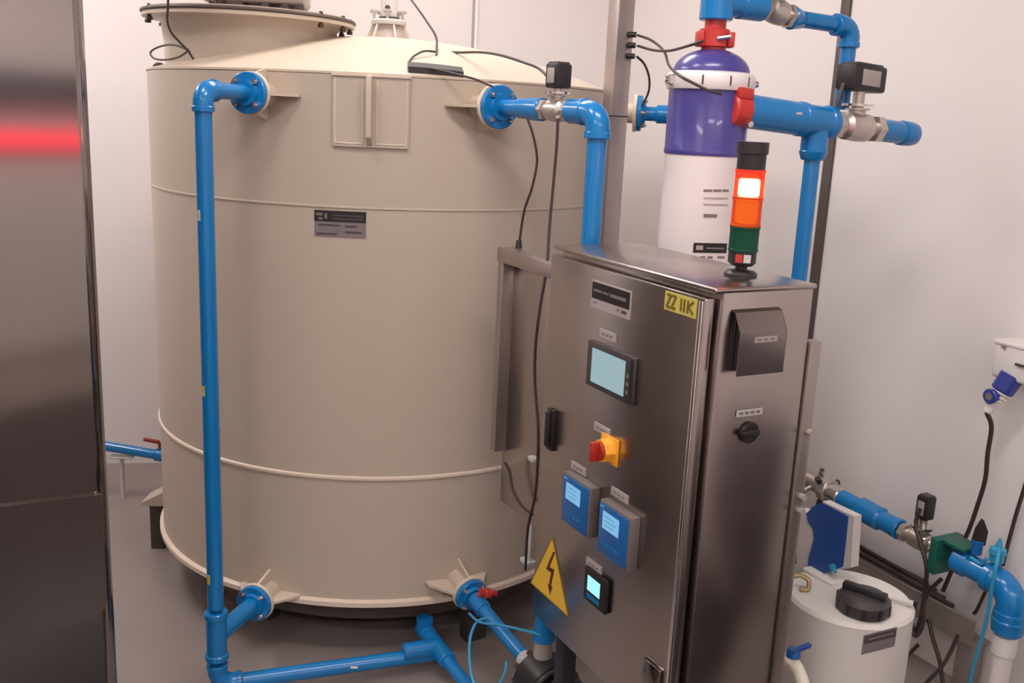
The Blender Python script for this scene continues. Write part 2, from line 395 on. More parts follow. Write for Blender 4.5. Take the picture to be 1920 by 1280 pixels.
NUL = tk(16.8 * -1, TR + 0.088, 1.734)
D1 = tdir(-16.8)
NLL = tk(-17.2, TR + 0.088, 0.215)
NUR = V((-0.070, 2.795, 1.728)); D2 = V((0.255, -0.345, 0)).normalized()
NLR = ony(881, 1112, 2.79); D3 = (onz(987, 1238, 0.19) - NLR).normalized()
NRR = tk(80, TR + 0.095, ony(1190, 212, 3.41).z); D4 = tdir(80)
nozzle(NUL, D1, 0.056); nozzle(NLL, D1, 0.056); nozzle(NUR, D2); nozzle(NLR, D3, 0.053); nozzle(NRR, D4, L=0.1, z_g=False)
b = B(); b.lathe(TC, Z, [(0, 0.11), (0.73, 0.11), (0.73, ZB - 0.012), (0, ZB - 0.012)], 64); obj('underside_shade', b, M['gasket'], tank)  # black disc added to deepen the shade under the tank
# support legs (short steel legs carrying the base)
for th, rr in ((-88, 0.86), (-30, 0.62), (33, 0.74), (95, 0.84), (150, 0.8), (205, 0.8)):
    p = tk(th, rr, 0); ax = (tdir(th), ttan(th), Z)
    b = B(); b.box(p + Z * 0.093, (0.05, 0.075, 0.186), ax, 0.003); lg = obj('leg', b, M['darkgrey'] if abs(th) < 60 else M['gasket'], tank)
    if th == -88:
        b = B(); b.prism([tk(th, 0.80, 0.255) - ttan(th) * 0.055, tk(th, 0.91, 0.195) - ttan(th) * 0.055, tk(th, 0.91, 0.185) - ttan(th) * 0.055, tk(th, 0.80, 0.185) - ttan(th) * 0.055], ttan(th) * 0.11); obj('leg_plate', b, M['tank'], lg)

# ------------------------------------------------------------------ pipe fittings
def pipe(b, p0, p1, r=0.0265, seg=24): b.cyl(p0, p1, r, seg=seg); return b
def part_cyl(nm, p0, p1, r, m, parent, r1=None, ch=0.0, seg=28):
    b = B(); b.cyl(p0, p1, r, r1, seg=seg, ch=ch); return obj(nm, b, m, parent)
def elbow(c, da, db, r, parent, m=None, R=None, nm='elbow'):
    """bend around corner c; da, db point from c out along the two pipes"""
    m = m or M['pipe']; R = R or r * 1.25; da = V(da).normalized(); db = V(db).normalized(); c = V(c)
    b = B(); o = c + (da + db) * R
    pts = []
    for k in range(9):
        t = k / 8 * math.pi / 2; pts.append(o - db * R * math.cos(t) - da * R * math.sin(t))
    pts = [pts[0] + da * r * 0.55] + pts + [pts[-1] + db * r * 0.55]
    b.tube(pts, r * 1.0, 28, smooth=False)
    e = obj(nm, b, m, parent, ang=50)
    for d in (da, db):
        q = c + d * (R + r * 0.25)
        b = B(); b.cyl(q, q + d * r * 0.55, r * 1.09, seg=28, ch=r * 0.06); obj('collar', b, m, e)
    return e
def bflange(P, n, parent, r=0.060, m=None, t=0.016, nb=4, ro=45):
    m = m or M['pipe']; n = V(n).normalized(); P = V(P)
    b = B(); b.cyl(P, P + n * t, r, seg=40, ch=0.002); b.cyl(P + n * t, P + n * (t + 0.012), r * 0.66, r * 0.6, seg=32)
    f = obj('flange', b, m, parent)
    a, s1, s2 = basis(n)
    for k in range(nb):
        an = math.radians(ro + k * 360 / nb); q = P + (s1 * math.cos(an) + s2 * math.sin(an)) * r * 0.78
        b = B(); b.cyl(q + n * (t - .002), q + n * (t + 0.008), 0.0085, seg=6); b.cyl(q + n * t, q + n * (t + 0.016), 0.0045, seg=8); obj('bolt', b, M['chrome'], f)
    return f
def sticker(P, n, w_, h_, parent, m, up=Z):
    n = V(n).normalized(); s_ = up.cross(n).normalized()
    b = B(); b.box(V(P), (w_, 0.002, h_), (s_, n, up)); return obj('sticker', b, m, parent)

PR = 0.0262
# left standpipe
E1 = NUL + D1 * 0.215
t = thing('standpipe', 'blue standpipe climbing the tank front from the floor, left of the tank nameplate', 'pipe', (E1.x, E1.y, 0))
bflange(NUL, D1, t, 0.056)
part_cyl('pipe', NUL + D1 * 0.02, E1 - D1 * 0.04, 0.0205, M['pipe'], t)
elbow(E1, -D1, -Z, 0.0262, t)
JZ = 0.215
b = B(); pipe(b, V((E1.x, E1.y, JZ + 0.09)), V((E1.x, E1.y, E1.z - 0.035)), 0.0222); obj('pipe', b, M['pipe'], t)
EV = V((E1.x, E1.y, 0))
sl = thing('standpipe', '', 'x', (0, 0, 0)); bpy.data.objects.remove(sl)
# tee at the foot
b = B(); b.cyl(EV + Z * (JZ - 0.055), EV + Z * (JZ + 0.065), 0.0290, seg=28); tee = obj('tee', b, M['pipe'], t)
for z in (JZ + 0.060, JZ - 0.072):
    b = B(); b.cyl(EV + Z * z, EV + Z * (z + 0.02), 0.0330, seg=28, ch=0.003); obj('collar', b, M['pipe'], tee)
br = NLL - (EV + Z * JZ); brd = br.normalized()
b = B(); b.cyl(EV + Z * JZ, EV + Z * JZ + brd * (br.length - 0.02), 0.0265, seg=28); obj('branch', b, M['pipe'], tee)
bflange(NLL, -brd, t, 0.056)
ez = 0.062
b = B(); b.cyl(EV + Z * (JZ - 0.1), EV + Z * (ez + 0.05), 0.0290, seg=28); obj('pipe', b, M['pipe'], t)
J = onz(822, 1224, 0.055)
jd = (J - (EV + Z * ez)); jd = V((jd.x, jd.y, 0)).normalized()
elbow(EV + Z * ez, Z, jd, 0.0275, t, R=0.045)
for zz, px in ((1.42, 0), (0.95, 0), (0.40, 0)):
    q = EV + Z * zz + (V((-0.55, -0.83, 0))).normalized() * 0.0222
    sticker(q, V((-0.55, -0.83, 0)), 0.010, 0.028, t, M['yellowlabel'] if zz < 1 else M['lightgrey'])
# floor pipe
t = thing('floor_pipe', 'blue pipe lying on the floor in front of the tank with a slanting branch', 'pipe', (J.x, J.y, 0))
b = B(); pipe(b, EV + Z * ez + jd * 0.07, V((J.x, J.y, 0.055)), 0.0225); obj('pipe', b, M['pipe'], t)
k0 = onz(796, 1182, 0.085); k1 = onz(895, 1310, 0.06); kd = (k1 - k0).normalized()
b = B(); pipe(b, k0, k1, 0.0200); obj('pipe', b, M['pipe'], t)
b = B(); jj = k0 + kd * (J - k0).dot(kd); b.cyl(jj - kd * 0.07, jj + kd * 0.08, 0.0275, seg=24, ch=0.004); b.cyl(jj, jj - jd * 0.11, 0.0275, seg=24, ch=0.004); obj('tee', b, M['pipe'], t)
b = B(); b.cyl(k0 - kd * 0.02, k0 + kd * 0.03, 0.028, seg=24, ch=0.004); b.cyl(k0 - kd * 0.0 , k0 + Z * 0.045, 0.027, seg=24); obj('socket', b, M['pipe'], t)
q = onz(664, 1251, 0.095); sticker(q, V((0, -.3, 1)).normalized(), 0.020, 0.010, t, M['lightgrey'], up=Y)

# upper right pipe with actuated valve
E2 = V((0.187, 2.455, NUR.z - 0.006)); D2 = (E2 - NUR).normalized(); LL = (E2 - NUR).length
t = thing('dropping_pipe', 'blue pipe leaving the tank top and dropping behind the control cabinet', 'pipe', (E2.x, E2.y, 1.2))
bflange(NUR, D2, t)
A2 = lambda f: NUR + D2 * (LL * f)
part_cyl('pipe', A2(0.04), A2(0.32), 0.0225, M['pipe'], t)
part_cyl('reducer', A2(0.24), A2(0.38), 0.0265, M['pipe'], t, r1=0.0285, ch=0.002)
part_cyl('collar', A2(0.37), A2(0.485), 0.030, M['pipe'], t, ch=0.003)
part_cyl('collar', A2(0.745), A2(0.86), 0.031, M['pipe'], t, ch=0.003)
elbow(E2, -D2, -Z, 0.0305, t, R=0.038)
b = B(); pipe(b, V((E2.x, E2.y, 0.30)), E2 - Z * 0.05, 0.0245); obj('pipe', b, M['pipe'], t)

def ball_valve(P0, P1, r, label, grp=None, act=(0.035, 0.045, 0.065), gap=0.03, bodym=None, capm=None, tilt=Z, winged=False, disc=True):
    P0 = V(P0); P1 = V(P1); d = (P1 - P0).normalized(); L = (P1 - P0).length; C = (P0 + P1) / 2
    t = thing('ball_valve', label, 'valve', C, grp)
    b = B(); b.lathe(P0, d, [(0, 0), (r * .86, 0), (r * .86, L * .12), (r * .7, L * .14), (r * .7, L * .22), (r * 1.0, L * .28), (r * 1.06, L * .5), (r * 1.0, L * .72), (r * .7, L * .78), (r * .7, L * .86), (r * .86, L * .88), (r * .86, L), (0, L)], 24); body = obj('valve_body', b, M['valve'], t)
    for f in (0.0, 0.86):
        b = B(); b.cyl(P0 + d * L * f, P0 + d * L * (f + 0.14), r * 1.02, seg=6); obj('hex_nut', b, M['valve'], body)
    s_ = d.cross(Z).normalized(); d2 = Z.cross(s_) * -1
    b = B(); b.cyl(C, C + Z * (r * 1.25), r * 0.62, seg=20); b.cyl(C + Z * r * 1.18, C + Z * (r * 1.32), r * 0.9, seg=20); b.cyl(C + Z * r * 1.3, C + Z * (r * 1.25 + gap), r * 0.42, seg=16); obj('stem', b, M['valve'], t)
    if disc:
        b = B(); b.cyl(C + Z * (r * 1.45), C + Z * (r * 1.45 + 0.006), r * 1.15, seg=28); obj('mounting_plate', b, M['chrome'], t)
    hx = C + Z * (r * 1.25 + gap + act[2] / 2)
    b = B(); b.box(hx, act, (d, s_, Z), min(act) * 0.12, 2); ac = obj('actuator', b, M['black'], t)
    b = B(); b.box(hx + Z * (act[2] / 2), (act[0] * .8, act[1] * .8, 0.008), (d, s_, Z), 0.002); obj('cover', b, M['darkgrey'], ac)
    for sg in (-1, 1):
        b = B(); b.box(hx + s_ * sg * (act[1] / 2 + 0.001), (act[0] * .55, 0.003, act[2] * .6), (d, s_, Z), 0.001); obj('side_plate', b, M['greyplastic'], ac)
    return t, hx
ball_valve(A2(0.485), A2(0.745), 0.028, 'metal valve with small black actuator on the pipe right of the lifting lug', act=(0.050, 0.050, 0.062), gap=0.02)

# lower right pipe to pump
t = thing('outlet_pipe', 'blue outlet pipe slanting from the tank foot to the black pump', 'pipe', NLR)
bflange(NLR, D3, t, 0.052)
PE = onz(985, 1236, 0.19)
part_cyl('pipe', NLR + D3 * 0.02, PE, 0.0205, M['pipe'], t)
part_cyl('coupling', NLR + D3 * 0.03, NLR + D3 * 0.09, 0.026, M['pipe'], t, ch=0.003)
part_cyl('coupling_nut', PE - D3 * 0.012, PE + D3 * 0.02, 0.025, M['lightgrey'], t, ch=0.002)
hp = ony(915, 1112, NLR.y - 0.05)
t2 = thing('valve_wing', 'small red valve wing handle on the outlet pipe at the tank foot', 'handle', hp)
b = B(); b.cyl(NLR + D3 * .05 + Z * 0.025, hp, 0.008, seg=10); b.cyl(hp - Z * .01, hp + Z * .012, 0.014, seg=12, ch=.002); obj('stem', b, M['red'], t2)
b = B()
for an in (20, 110): 
    q = V((math.cos(math.radians(an)), math.sin(math.radians(an)), -0.25))
    b.box(hp + q * 0.0 + Z * .004, (0.062, 0.012, 0.016), (q.normalized(), q.normalized().cross(Z).normalized(), Z), 0.003)
obj('wing', b, M['red'], t2)

# pump under the cabinet
D2F = V((D3.x, D3.y, 0)).normalized()
PC = PE + D3 * 0.085
t = thing('centrifugal_pump', 'small black pump on the floor below the control cabinet', 'pump', (PC.x, PC.y, 0))
b = B(); b.cyl(PE + D3 * 0.02, PE + D3 * 0.05, 0.030, seg=24); b.cyl(PE + D3 * 0.045, PE + D3 * 0.14, 0.075, seg=32, ch=0.010); b.cyl(PE + D3 * 0.14, PE + D3 * 0.155, 0.085, seg=32, ch=0.004); vol = obj('volute', b, M['black'], t)
for k in range(8):
    a_, s1, s2 = basis(D3); an = math.radians(k * 45 + 20); q = PE + D3 * 0.042 + (s1 * math.cos(an) + s2 * math.sin(an)) * 0.064
    b = B(); b.cyl(q - D3 * .006, q + D3 * 0.01, 0.008, seg=6); obj('bolt', b, M['chrome'] if k == 5 else M['darkgrey'], vol)
b = B(); b.cyl(PE + D3 * 0.155, PE + D3 * 0.24, 0.07, seg=32, ch=0.012)
for k in range(14):
    a_, s1, s2 = basis(D3); an = k * 2 * math.pi / 14; dd_ = s1 * math.cos(an) + s2 * math.sin(an)
    b.box(PE + D3 * 0.20 + dd_ * 0.072, (0.07, 0.004, 0.014), (D3, D3.cross(dd_), dd_))
obj('motor', b, M['black'], t)
b = B(); b.box(V((PC.x, PC.y, 0.035)) + D2F * 0.05, (0.20, 0.12, 0.07), (D2F, D2F.cross(Z), Z), 0.004); obj('foot', b, M['darkgrey'], t)
dv = ony(1030, 1243, PC.y); 
b = B(); b.cyl(V((PC.x, PC.y, PC.z + 0.03)), V((PC.x, PC.y, PC.z + 0.125)), 0.028, 0.024, seg=24); obj('discharge', b, M['greyplastic'], t)
T3 = thing('riser_fitting', 'blue pipe fitting rising from the black pump, behind the cabinet corner', 'pipe', (PC.x, PC.y, PC.z + .12))
b = B(); b.cyl(V((PC.x, PC.y, PC.z + 0.12)), V((PC.x, PC.y, PC.z + 0.20)), 0.032, 0.024, seg=24, ch=.003); obj('reducer', b, M['pipe'], T3)
b = B(); b.cyl(V((PC.x, PC.y, PC.z + 0.19)), V((PC.x, PC.y, PC.z + 0.245)), 0.022, seg=24); obj('pipe', b, M['pipe'], T3)

# ------------------------------------------------------------------ control cabinet
CA = V((0.36768, 1.7736, 0)); CW, CD, CT, CH = 0.5995, 0.2454, 1.4049, 0.95
CF = CA - U * CW
def cf(a, z, out=0.0): return CF + U * a + Z * (CT + z) - W * out      # front-face coordinates
def cs(a, z, out=0.0): return CA + W * a + Z * (CT + z) + U * out      # side-face coordinates
CX = (U, W, Z)
cab = thing('control_cabinet', 'brushed steel control cabinet with screens and a yellow warning triangle on its door', 'cabinet', CF + U * CW / 2 + W * CD / 2)
b = B(); b.box(CF + U * CW / 2 + W * (CD / 2 + 0.014) + Z * (CT - CH / 2 - 0.002), (CW, CD - 0.022, CH), CX, 0.004); obj('housing', b, M['steel'], cab)
b = B(); b.box(CF + U * (CW / 2) + W * (CD / 2 + 0.004) + Z * (CT + 0.001), (CW + 0.010, CD + 0.006, 0.010), CX, 0.004, 3); obj('top_sheet', b, M['steel'], cab)
b = B(); b.box(CF + U * (CW / 2 - 0.005) + W * 0.004 + Z * (CT - CH / 2 - 0.007), (CW - 0.014, 0.024, CH - 0.016), CX, 0.005); door = obj('door', b, M['steel'], cab)
b = B(); b.box(cf(CW - 0.022, -CH / 2 - .007, 0.0092), (0.010, 0.003, CH - 0.03), CX, 0.001); obj('door_fold', b, M['chrome'], door)
def plate(a0, a1, z0, z1, m, parent, nm='label', d=0.003, base=0.008, bev=0.0, f=cf):
    if f is cf: ax = CX; sz = (abs(a1 - a0), d, abs(z1 - z0))
    else: ax = (W, U, Z); sz = (abs(a1 - a0), d, abs(z1 - z0))
    b = B(); b.box(f((a0 + a1) / 2, (z0 + z1) / 2, base + d / 2), sz, ax, bev); return obj(nm, b, m, parent)
# maker's plate
np_ = plate(0.197, 0.350, -0.044, -0.104, M['label'], door, 'nameplate')
def ink(a0, a1, z0, z1, m, parent, lift=0.011, f=cf): plate(a0, a1, z0, z1, m, parent, 'lettering', 0.001, lift, 0, f)
ink(0.200, 0.347, -0.047, -0.083, M['inkblack'], np_, 0.0106)
ink(0.208, 0.240, -0.062, -0.067, M['ink'], np_, 0.0115); ink(0.244, 0.268, -0.063, -0.067, M['ink'], np_, 0.0115); ink(0.275, 0.335, -0.062, -0.069, M['ink'], np_, 0.0115)
ink(0.208, 0.222, -0.090, -0.093, M['ink'], np_); ink(0.300, 0.312, -0.089, -0.094, M['ink'], np_); ink(0.320, 0.338, -0.089, -0.095, M['inkdim'], np_)
for a, z in ((0.240, -0.145), (0.242, -0.358), (0.155, -0.480), (0.328, -0.480), (0.247, -0.683)):
    l_ = plate(a, a + 0.064, z, z - 0.018, M['label'], door)
    for k in range(3): ink(a + 0.012 + k * 0.015, a + 0.021 + k * 0.015, z - 0.007, z - 0.011, M['ink'], l_)
# touch screen
h = plate(0.206, 0.390, -0.177, -0.280, M['darkgrey'], door, 'touch_panel', 0.010, 0.008, 0.003)
plate(0.228, 0.359, -0.190, -0.267, M['scr1'], h, 'screen', 0.001, 0.0178)
plate(0.379, 0.387, -0.182, -0.275, M['inkblack'], h, 'edge_strip', 0.002, 0.0178)
for k in range(3): plate(0.366, 0.374, -0.215 - k * .018, -0.223 - k * .018, M['ink'], h, 'key', 0.001, 0.0178)
# main switch
sw = thing('x', '', '', (0, 0, 0)); bpy.data.objects.remove(sw)
c0 = cf(0.312, -0.401)
b = B(); b.box(cf(0.312, -0.401, 0.011), (0.068, 0.006, 0.062), CX, 0.003); sw = obj('main_switch', b, M['orange'], door)
b = B(); b.cyl(cf(0.312, -0.401, 0.012), cf(0.312, -0.401, 0.036), 0.030, 0.026, seg=8); obj('bezel', b, M['orange'], sw)
b = B(); b.cyl(cf(0.312, -0.401, 0.034), cf(0.312, -0.401, 0.042), 0.021, seg=20, ch=.002); b.box(cf(0.312, -0.401, 0.050), (0.012, 0.022, 0.044), CX, 0.003); obj('knob', b, M['switchred'], sw)
# two blue controllers
for (a0_, a1_, z0_, z1_, nm) in ((0.160, 0.282, -0.500, -0.622, 0), (0.320, 0.442, -0.508, -0.630, 1)):
    b = B(); b.box(cf((a0_ + a1_) / 2, (z0_ + z1_) / 2, 0.020), (a1_ - a0_, 0.026, z0_ - z1_), CX, 0.004); c_ = obj('controller', b, M['boxgrey'], door)
    plate(a0_ + 0.004, a1_ - 0.006, z0_ - 0.006, z1_ + 0.003, M['ctlblue'], c_, 'front_plate', 0.003, 0.032, 0.0012)
    plate(a0_ + 0.020, a0_ + 0.083, z0_ - 0.020, z0_ - 0.060, M['scr2'], c_, 'screen', 0.001, 0.0348)
    for k in range(3): plate(a0_ + 0.028, a0_ + 0.066 + .006 * (k % 2), z0_ - 0.029 - k * 0.010, z0_ - 0.031 - k * 0.010, M['scr2b'], c_, 'lettering', 0.0005, 0.0356)
    for k in range(4): plate(a0_ + 0.020 + k * .018, a0_ + 0.030 + k * .018, z1_ + 0.032, z1_ + 0.024, M['pipe'], c_, 'key', 0.001, 0.0348)
    plate(a0_ + 0.008, a0_ + 0.022, z0_ - 0.010, z0_ - 0.014, M['scr2b'], c_, 'lettering', 0.0005, 0.0348)
# small lit controller
h = plate(0.256, 0.350, -0.698, -0.780, M['inkblack'], door, 'display_unit', 0.012, 0.008, 0.005)
plate(0.274, 0.326, -0.714, -0.750, M['scr3'], h, 'screen', 0.001, 0.0198)
plate(0.274, 0.326, -0.757, -0.768, M['scr3b'], h, 'key_strip', 0.001, 0.0198)
# warning triangle
def tri(cx, cz, s, th, lift, m, parent, nm):
    P = [cf(cx, cz + s * 0.577, lift), cf(cx - s / 2, cz - s * 0.289, lift), cf(cx + s / 2, cz - s * 0.289, lift)]
    b = B(); b.prism(P, -W * th); return obj(nm, b, m, parent)
tcx, tcz, ts = 0.087, -0.814, 0.198
wt = tri(tcx, tcz, ts, 0.001, 0.008, M['yellowdark'], door, 'warning_sign')
tri(tcx, tcz, ts * 0.92, 0.001, 0.0088, M['yellow'], wt, 'face')
bolt = [(0.012, 0.062), (-0.016, -0.008), (0.006, -0.002), (-0.006, -0.040), (-0.012, -0.038), (0.004, -0.052), (0.010, -0.034), (0.003, -0.036), (0.020, 0.012), (-0.002, 0.006), (0.020, 0.062)]
b = B(); b.prism([cf(tcx + x, tcz + 0.012 + z, 0.0098) for x, z in [(0.010, 0.066), (-0.020, 0.006), (0.006, 0.008), (-0.002, -0.030), (-0.010, -0.026), (0.006, -0.052), (0.016, -0.024), (0.008, -0.028), (0.020, 0.022), (-0.004, 0.018), (0.018, 0.066)]], -W * 0.0006)
obj('lightning_bolt', b, M['boltink'], wt, flat=True)
# yellow voltage label
yl = plate(0.466, 0.566, -0.021, -0.058, M['yellowlabel'], door, 'voltage_label', 0.002, 0.0085)
def stroke(a0, z0, a1, z1, w_=0.005, parent=yl, m=M['olive'], lift=0.0112):
    p = cf(a0, z0, lift); q = cf(a1, z1, lift); d = (q - p); L = d.length; d.normalize(); n = W
    b = B(); b.box((p + q) / 2, (L, 0.0008, w_), (d, n, n.cross(d))); obj('lettering', b, m, parent)
for x0 in (0.474, 0.490):
    stroke(x0, -0.027, x0 + 0.013, -0.027); stroke(x0 + 0.013, -0.027, x0, -0.050); stroke(x0, -0.051, x0 + 0.013, -0.051)
stroke(0.520, -0.027, 0.520, -0.052); stroke(0.530, -0.027, 0.530, -0.052); stroke(0.541, -0.027, 0.541, -0.052); stroke(0.558, -0.027, 0.543, -0.038); stroke(0.543, -0.038, 0.558, -0.052)
# door handle
b = B(); b.box(cf(0.052, -0.436, 0.011), (0.030, 0.008, 0.104), CX, 0.003); hd = obj('door_handle', b, M['inkblack'], door)
b = B(); b.box(cf(0.052, -0.433, 0.020), (0.014, 0.012, 0.088), CX, 0.004); obj('lever', b, M['black'], hd)
b = B(); b.cyl(cf(0.040, -0.466, 0.015), cf(0.040, -0.466, 0.019), 0.006, seg=14); obj('lock', b, M['chrome'], hd)
plate(0.500, 0.560, -0.80, -0.93, M['steelh'], door, 'document_clip', 0.008, 0.008, 0.002)
# side: rain hood, labels, lock
prof = [(0.000, -0.036), (0.012, -0.040), (0.032, -0.076), (0.032, -0.158), (0.0, -0.158)]
b = B(); b.prism([cs(0.158, z, o_) for o_, z in prof], W * 0.002)
o0 = [cs(0.046, z, o_) for o_, z in prof[:4]]
for p, q in zip(o0, o0[1:]):
    nrm = (q - p).cross(W).normalized() * -0.002
    b.prism([p, q, q + nrm, p + nrm], W * 0.114)
hood = obj('vent_hood', b, M['steelh'], cab)
b = B(); b.box(cs(0.104, -0.098, 0.004), (0.100, 0.006, 0.110), (W, U, Z)); b.box(cs(0.058, -0.112, 0.016), (0.003, 0.028, 0.080), (W, U, Z)); obj('filter', b, M['inkblack'], hood)  # near-black sheets stand in for shade on the hood's left cheek
l_ = plate(0.080, 0.136, -0.084, -0.095, M['label'], hood, 'label', 0.001, 0.0325, 0, cs)
for k in range(3): ink(0.087 + k * .016, 0.096 + k * .016, -0.088, -0.091, M['ink'], l_, 0.0332, cs)
l_ = plate(0.081, 0.146, -0.236, -0.250, M['lightgrey'], cab, 'label', 0.001, 0.002, 0, cs)
for k in range(4): ink(0.088 + k * .014, 0.097 + k * .014, -0.241, -0.246, M['ink'], l_, 0.003, cs)
b = B(); b.cyl(cs(0.116, -0.284, 0.0), cs(0.116, -0.284, 0.010), 0.022, seg=24, ch=.002); lk = obj('side_lock', b, M['black'], cab)
b = B(); b.box(cs(0.110, -0.282, 0.014), (0.045, 0.012, 0.013), (W, U, Z), 0.003); obj('wing', b, M['inkblack'], lk)
b = B(); b.box(CA + W * (CD + 0.022) + U * (-0.01) + Z * (CT - 0.112 - 0.40), (0.028, 0.030, 0.80), CX, 0.002); obj('rear_rail', b, M['steelpost'], cab)
for z in (-0.30, -0.44, -0.47):
    b = B(); b.cyl(cs(CD + 0.028, z, -0.01), cs(CD + 0.028, z, 0.016), 0.007, seg=10); obj('rail_bolt', b, M['greyplastic'], cab)
for (a, d_) in ((0.12, 0.03), (CW - 0.05, 0.03), (0.12, CD - 0.03), (CW - 0.05, CD - 0.03)):
    p = CF + U * a + W * d_
    b = B(); b.box(p + Z * ((CT - CH) / 2), (0.04, 0.04, CT - CH), CX, 0.003); obj('leg', b, M['black'], cab)

# stack light
SL = CF + U * 0.484 + W * 0.159 + Z * (CT + 0.0035)
t = thing('signal_tower', 'signal tower on the cabinet top with lit red, orange and green sections', 'light', SL)
def zat(px, py, y=SL.y): return ony(px, py, y).z
z = lambda row: zat(1388 + (523 - row) * 0.1, row)
b = B(); b.lathe(V((SL.x, SL.y, 0)), Z, [(0, SL.z), (0.033, SL.z), (0.033, SL.z + 0.008), (0.027, SL.z + 0.013), (0.012, SL.z + 0.015), (0.012, z(497)), (0, z(497))], 32); obj('base', b, M['black'], t)
SX = V((SL.x, SL.y, 0))
zz = [z(497), z(470), z(424), z(372), z(318), z(266)]
b = B(); b.lathe(SX, Z, [(0, zz[0]), (0.022, zz[0]), (0.028, zz[0] + 0.006), (0.028, zz[1]), (0, zz[1])], 32); so = obj('socket_section', b, M['black'], t)
vd = (V((0, 0, 0)) - SX).normalized(); sd = V((-vd.y, vd.x, 0))
for s_, m_ in ((-0.006, 'red'), (0.010, 'lightgrey')):
    b = B(); b.box(SX + vd * 0.0275 + sd * -s_ * -1 + Z * ((zz[0] + zz[1]) / 2 + 0.002), (0.014, 0.002, 0.016), (sd, vd, Z)); obj('sticker', b, M[m_], so)
def section(z0, z1, m_, nm, inner=None, r=0.029, label=None):
    b = B(); b.lathe(SX, Z, [(r - 0.002, z0), (r + .001, z0), (r + .001, z0 + 0.004), (r, z0 + 0.005), (r, z1 - 0.005), (r + .001, z1 - 0.004), (r + .001, z1), (r - 0.002, z1)], 40)
    o = obj(nm, b, m_, t)
    if label: o['label'] = label
    b = B(); b.lathe(SX, Z, [(0, z0), (r, z0), (r, z0 + 0.003), (0, z0 + 0.003)], 32); obj('divider', b, M['darkred'] if 'red' in nm or 'orange' in nm else M['black'], o)
    if inner:
        i0, i1, rr, mm = inner; b = B(); b.cyl(SX + Z * i0, SX + Z * i1, rr, seg=24, ch=0.003); obj('bulb', b, mm, o)
    return o
section(zz[1], zz[2], M['lensgreen'], 'green_lens', (zz[1] + .004, zz[2] - .004, 0.018, M['greyplastic']), label='green lens, unlit')
section(zz[2], zz[3], M['lensorange'], 'orange_lens', (zz[2] + .006, zz[3] - .002, 0.022, M['lamporange']), label='orange lens, softly lit')
section(zz[3], zz[4], M['lensred'], 'red_lens', (zz[3] + 0.004, zz[4] - 0.018, 0.021, M['lampred']), label='red lens, brightly lit')
b = B(); b.lathe(SX, Z, [(0, zz[4]), (0.028, zz[4]), (0.028, zz[5] - 0.024), (0.031, zz[5] - 0.022), (0.031, zz[5]), (0, zz[5])], 40); obj('cap', b, M['black'], t)

# back frame of the cabinet, beside it
FP = V((-0.022, 2.70, 0)); zf1 = onpl(945, 460, FP, W).z; 
zf0 = 0.60
t = thing('backing_panel', 'grey steel panel standing between the tank and the control cabinet', 'panel', FP + U * .15)
b = B(); b.box(FP + U * 0.16 + W * 0.02 + Z * ((zf0 + zf1) / 2 - 0.01), (0.31, 0.03, zf1 - zf0 - 0.02), CX, 0.003); obj('sheet', b, M['steel'], t)
b = B(); b.box(FP + U * 0.16 - W * 0.008 + Z * (zf1 - 0.020), (0.33, 0.05, 0.040), CX, 0.003); obj('top_rail', b, M['steelpost'], t)
b = B(); b.box(FP + U * 0.014 - W * 0.008 + Z * ((zf1 + 0.78) / 2 - 0.02), (0.030, 0.045, zf1 - 0.78), CX, 0.003); obj('side_rail', b, M['steelpost'], t)
q = onpl(1000, 860, FP - W * .02, W); b = B(); b.box(q, (0.03, 0.02, 0.012), CX, 0.002); obj('bracket', b, M['lightgrey'], t)
q = onpl(990, 1052, FP + W * .01, W); b = B(); b.box(V((q.x, q.y, (q.z + 0.64) / 2)), (0.022, 0.004, 0.64 - q.z), CX, 0.001); b.box(q, (0.045, 0.03, 0.012), CX, 0.002); obj('hanging_strip', b, M['lightgrey'], t)
b = B(); b.box(FP + U * 0.27 + W * 0.075 + Z * 0.75, (0.03, 0.11, 0.04), CX, 0.002); obj('fixing_arm', b, M['darkgrey'], t)

# steel post
PP = V((0.272, 2.955, 0))
t = thing('steel_post', 'square brushed steel post rising behind the control cabinet', 'post', PP)
b = B(); b.box(PP + Z * (H / 2 + 0.005), (0.056, 0.056, H - 0.01), CX, 0.003); obj('column', b, M['steelpost'], t)
b = B(); b.box(PP + Z * 0.005, (0.12, 0.12, 0.01), CX, 0.002); obj('base_plate', b, M['steelpost'], t)
GL = [ony(1188, 66, 2.95), ony(1187, 86, 2.95), ony(1185, 106, 2.95)]
for g in GL:
    q = V((PP.x, PP.y, g.z)) + U * 0.028 + W * 0.012
    b = B(); b.cyl(q, q + V((1, -.3, 0)).normalized() * 0.022, 0.008, seg=12); obj('gland', b, M['black'], t)
b = B(); zz_ = ony(1160, 218, 2.93).z; b.box(PP + Z * zz_, (0.060, 0.060, 0.004), CX); obj('tie_band', b, M['cable'], t)

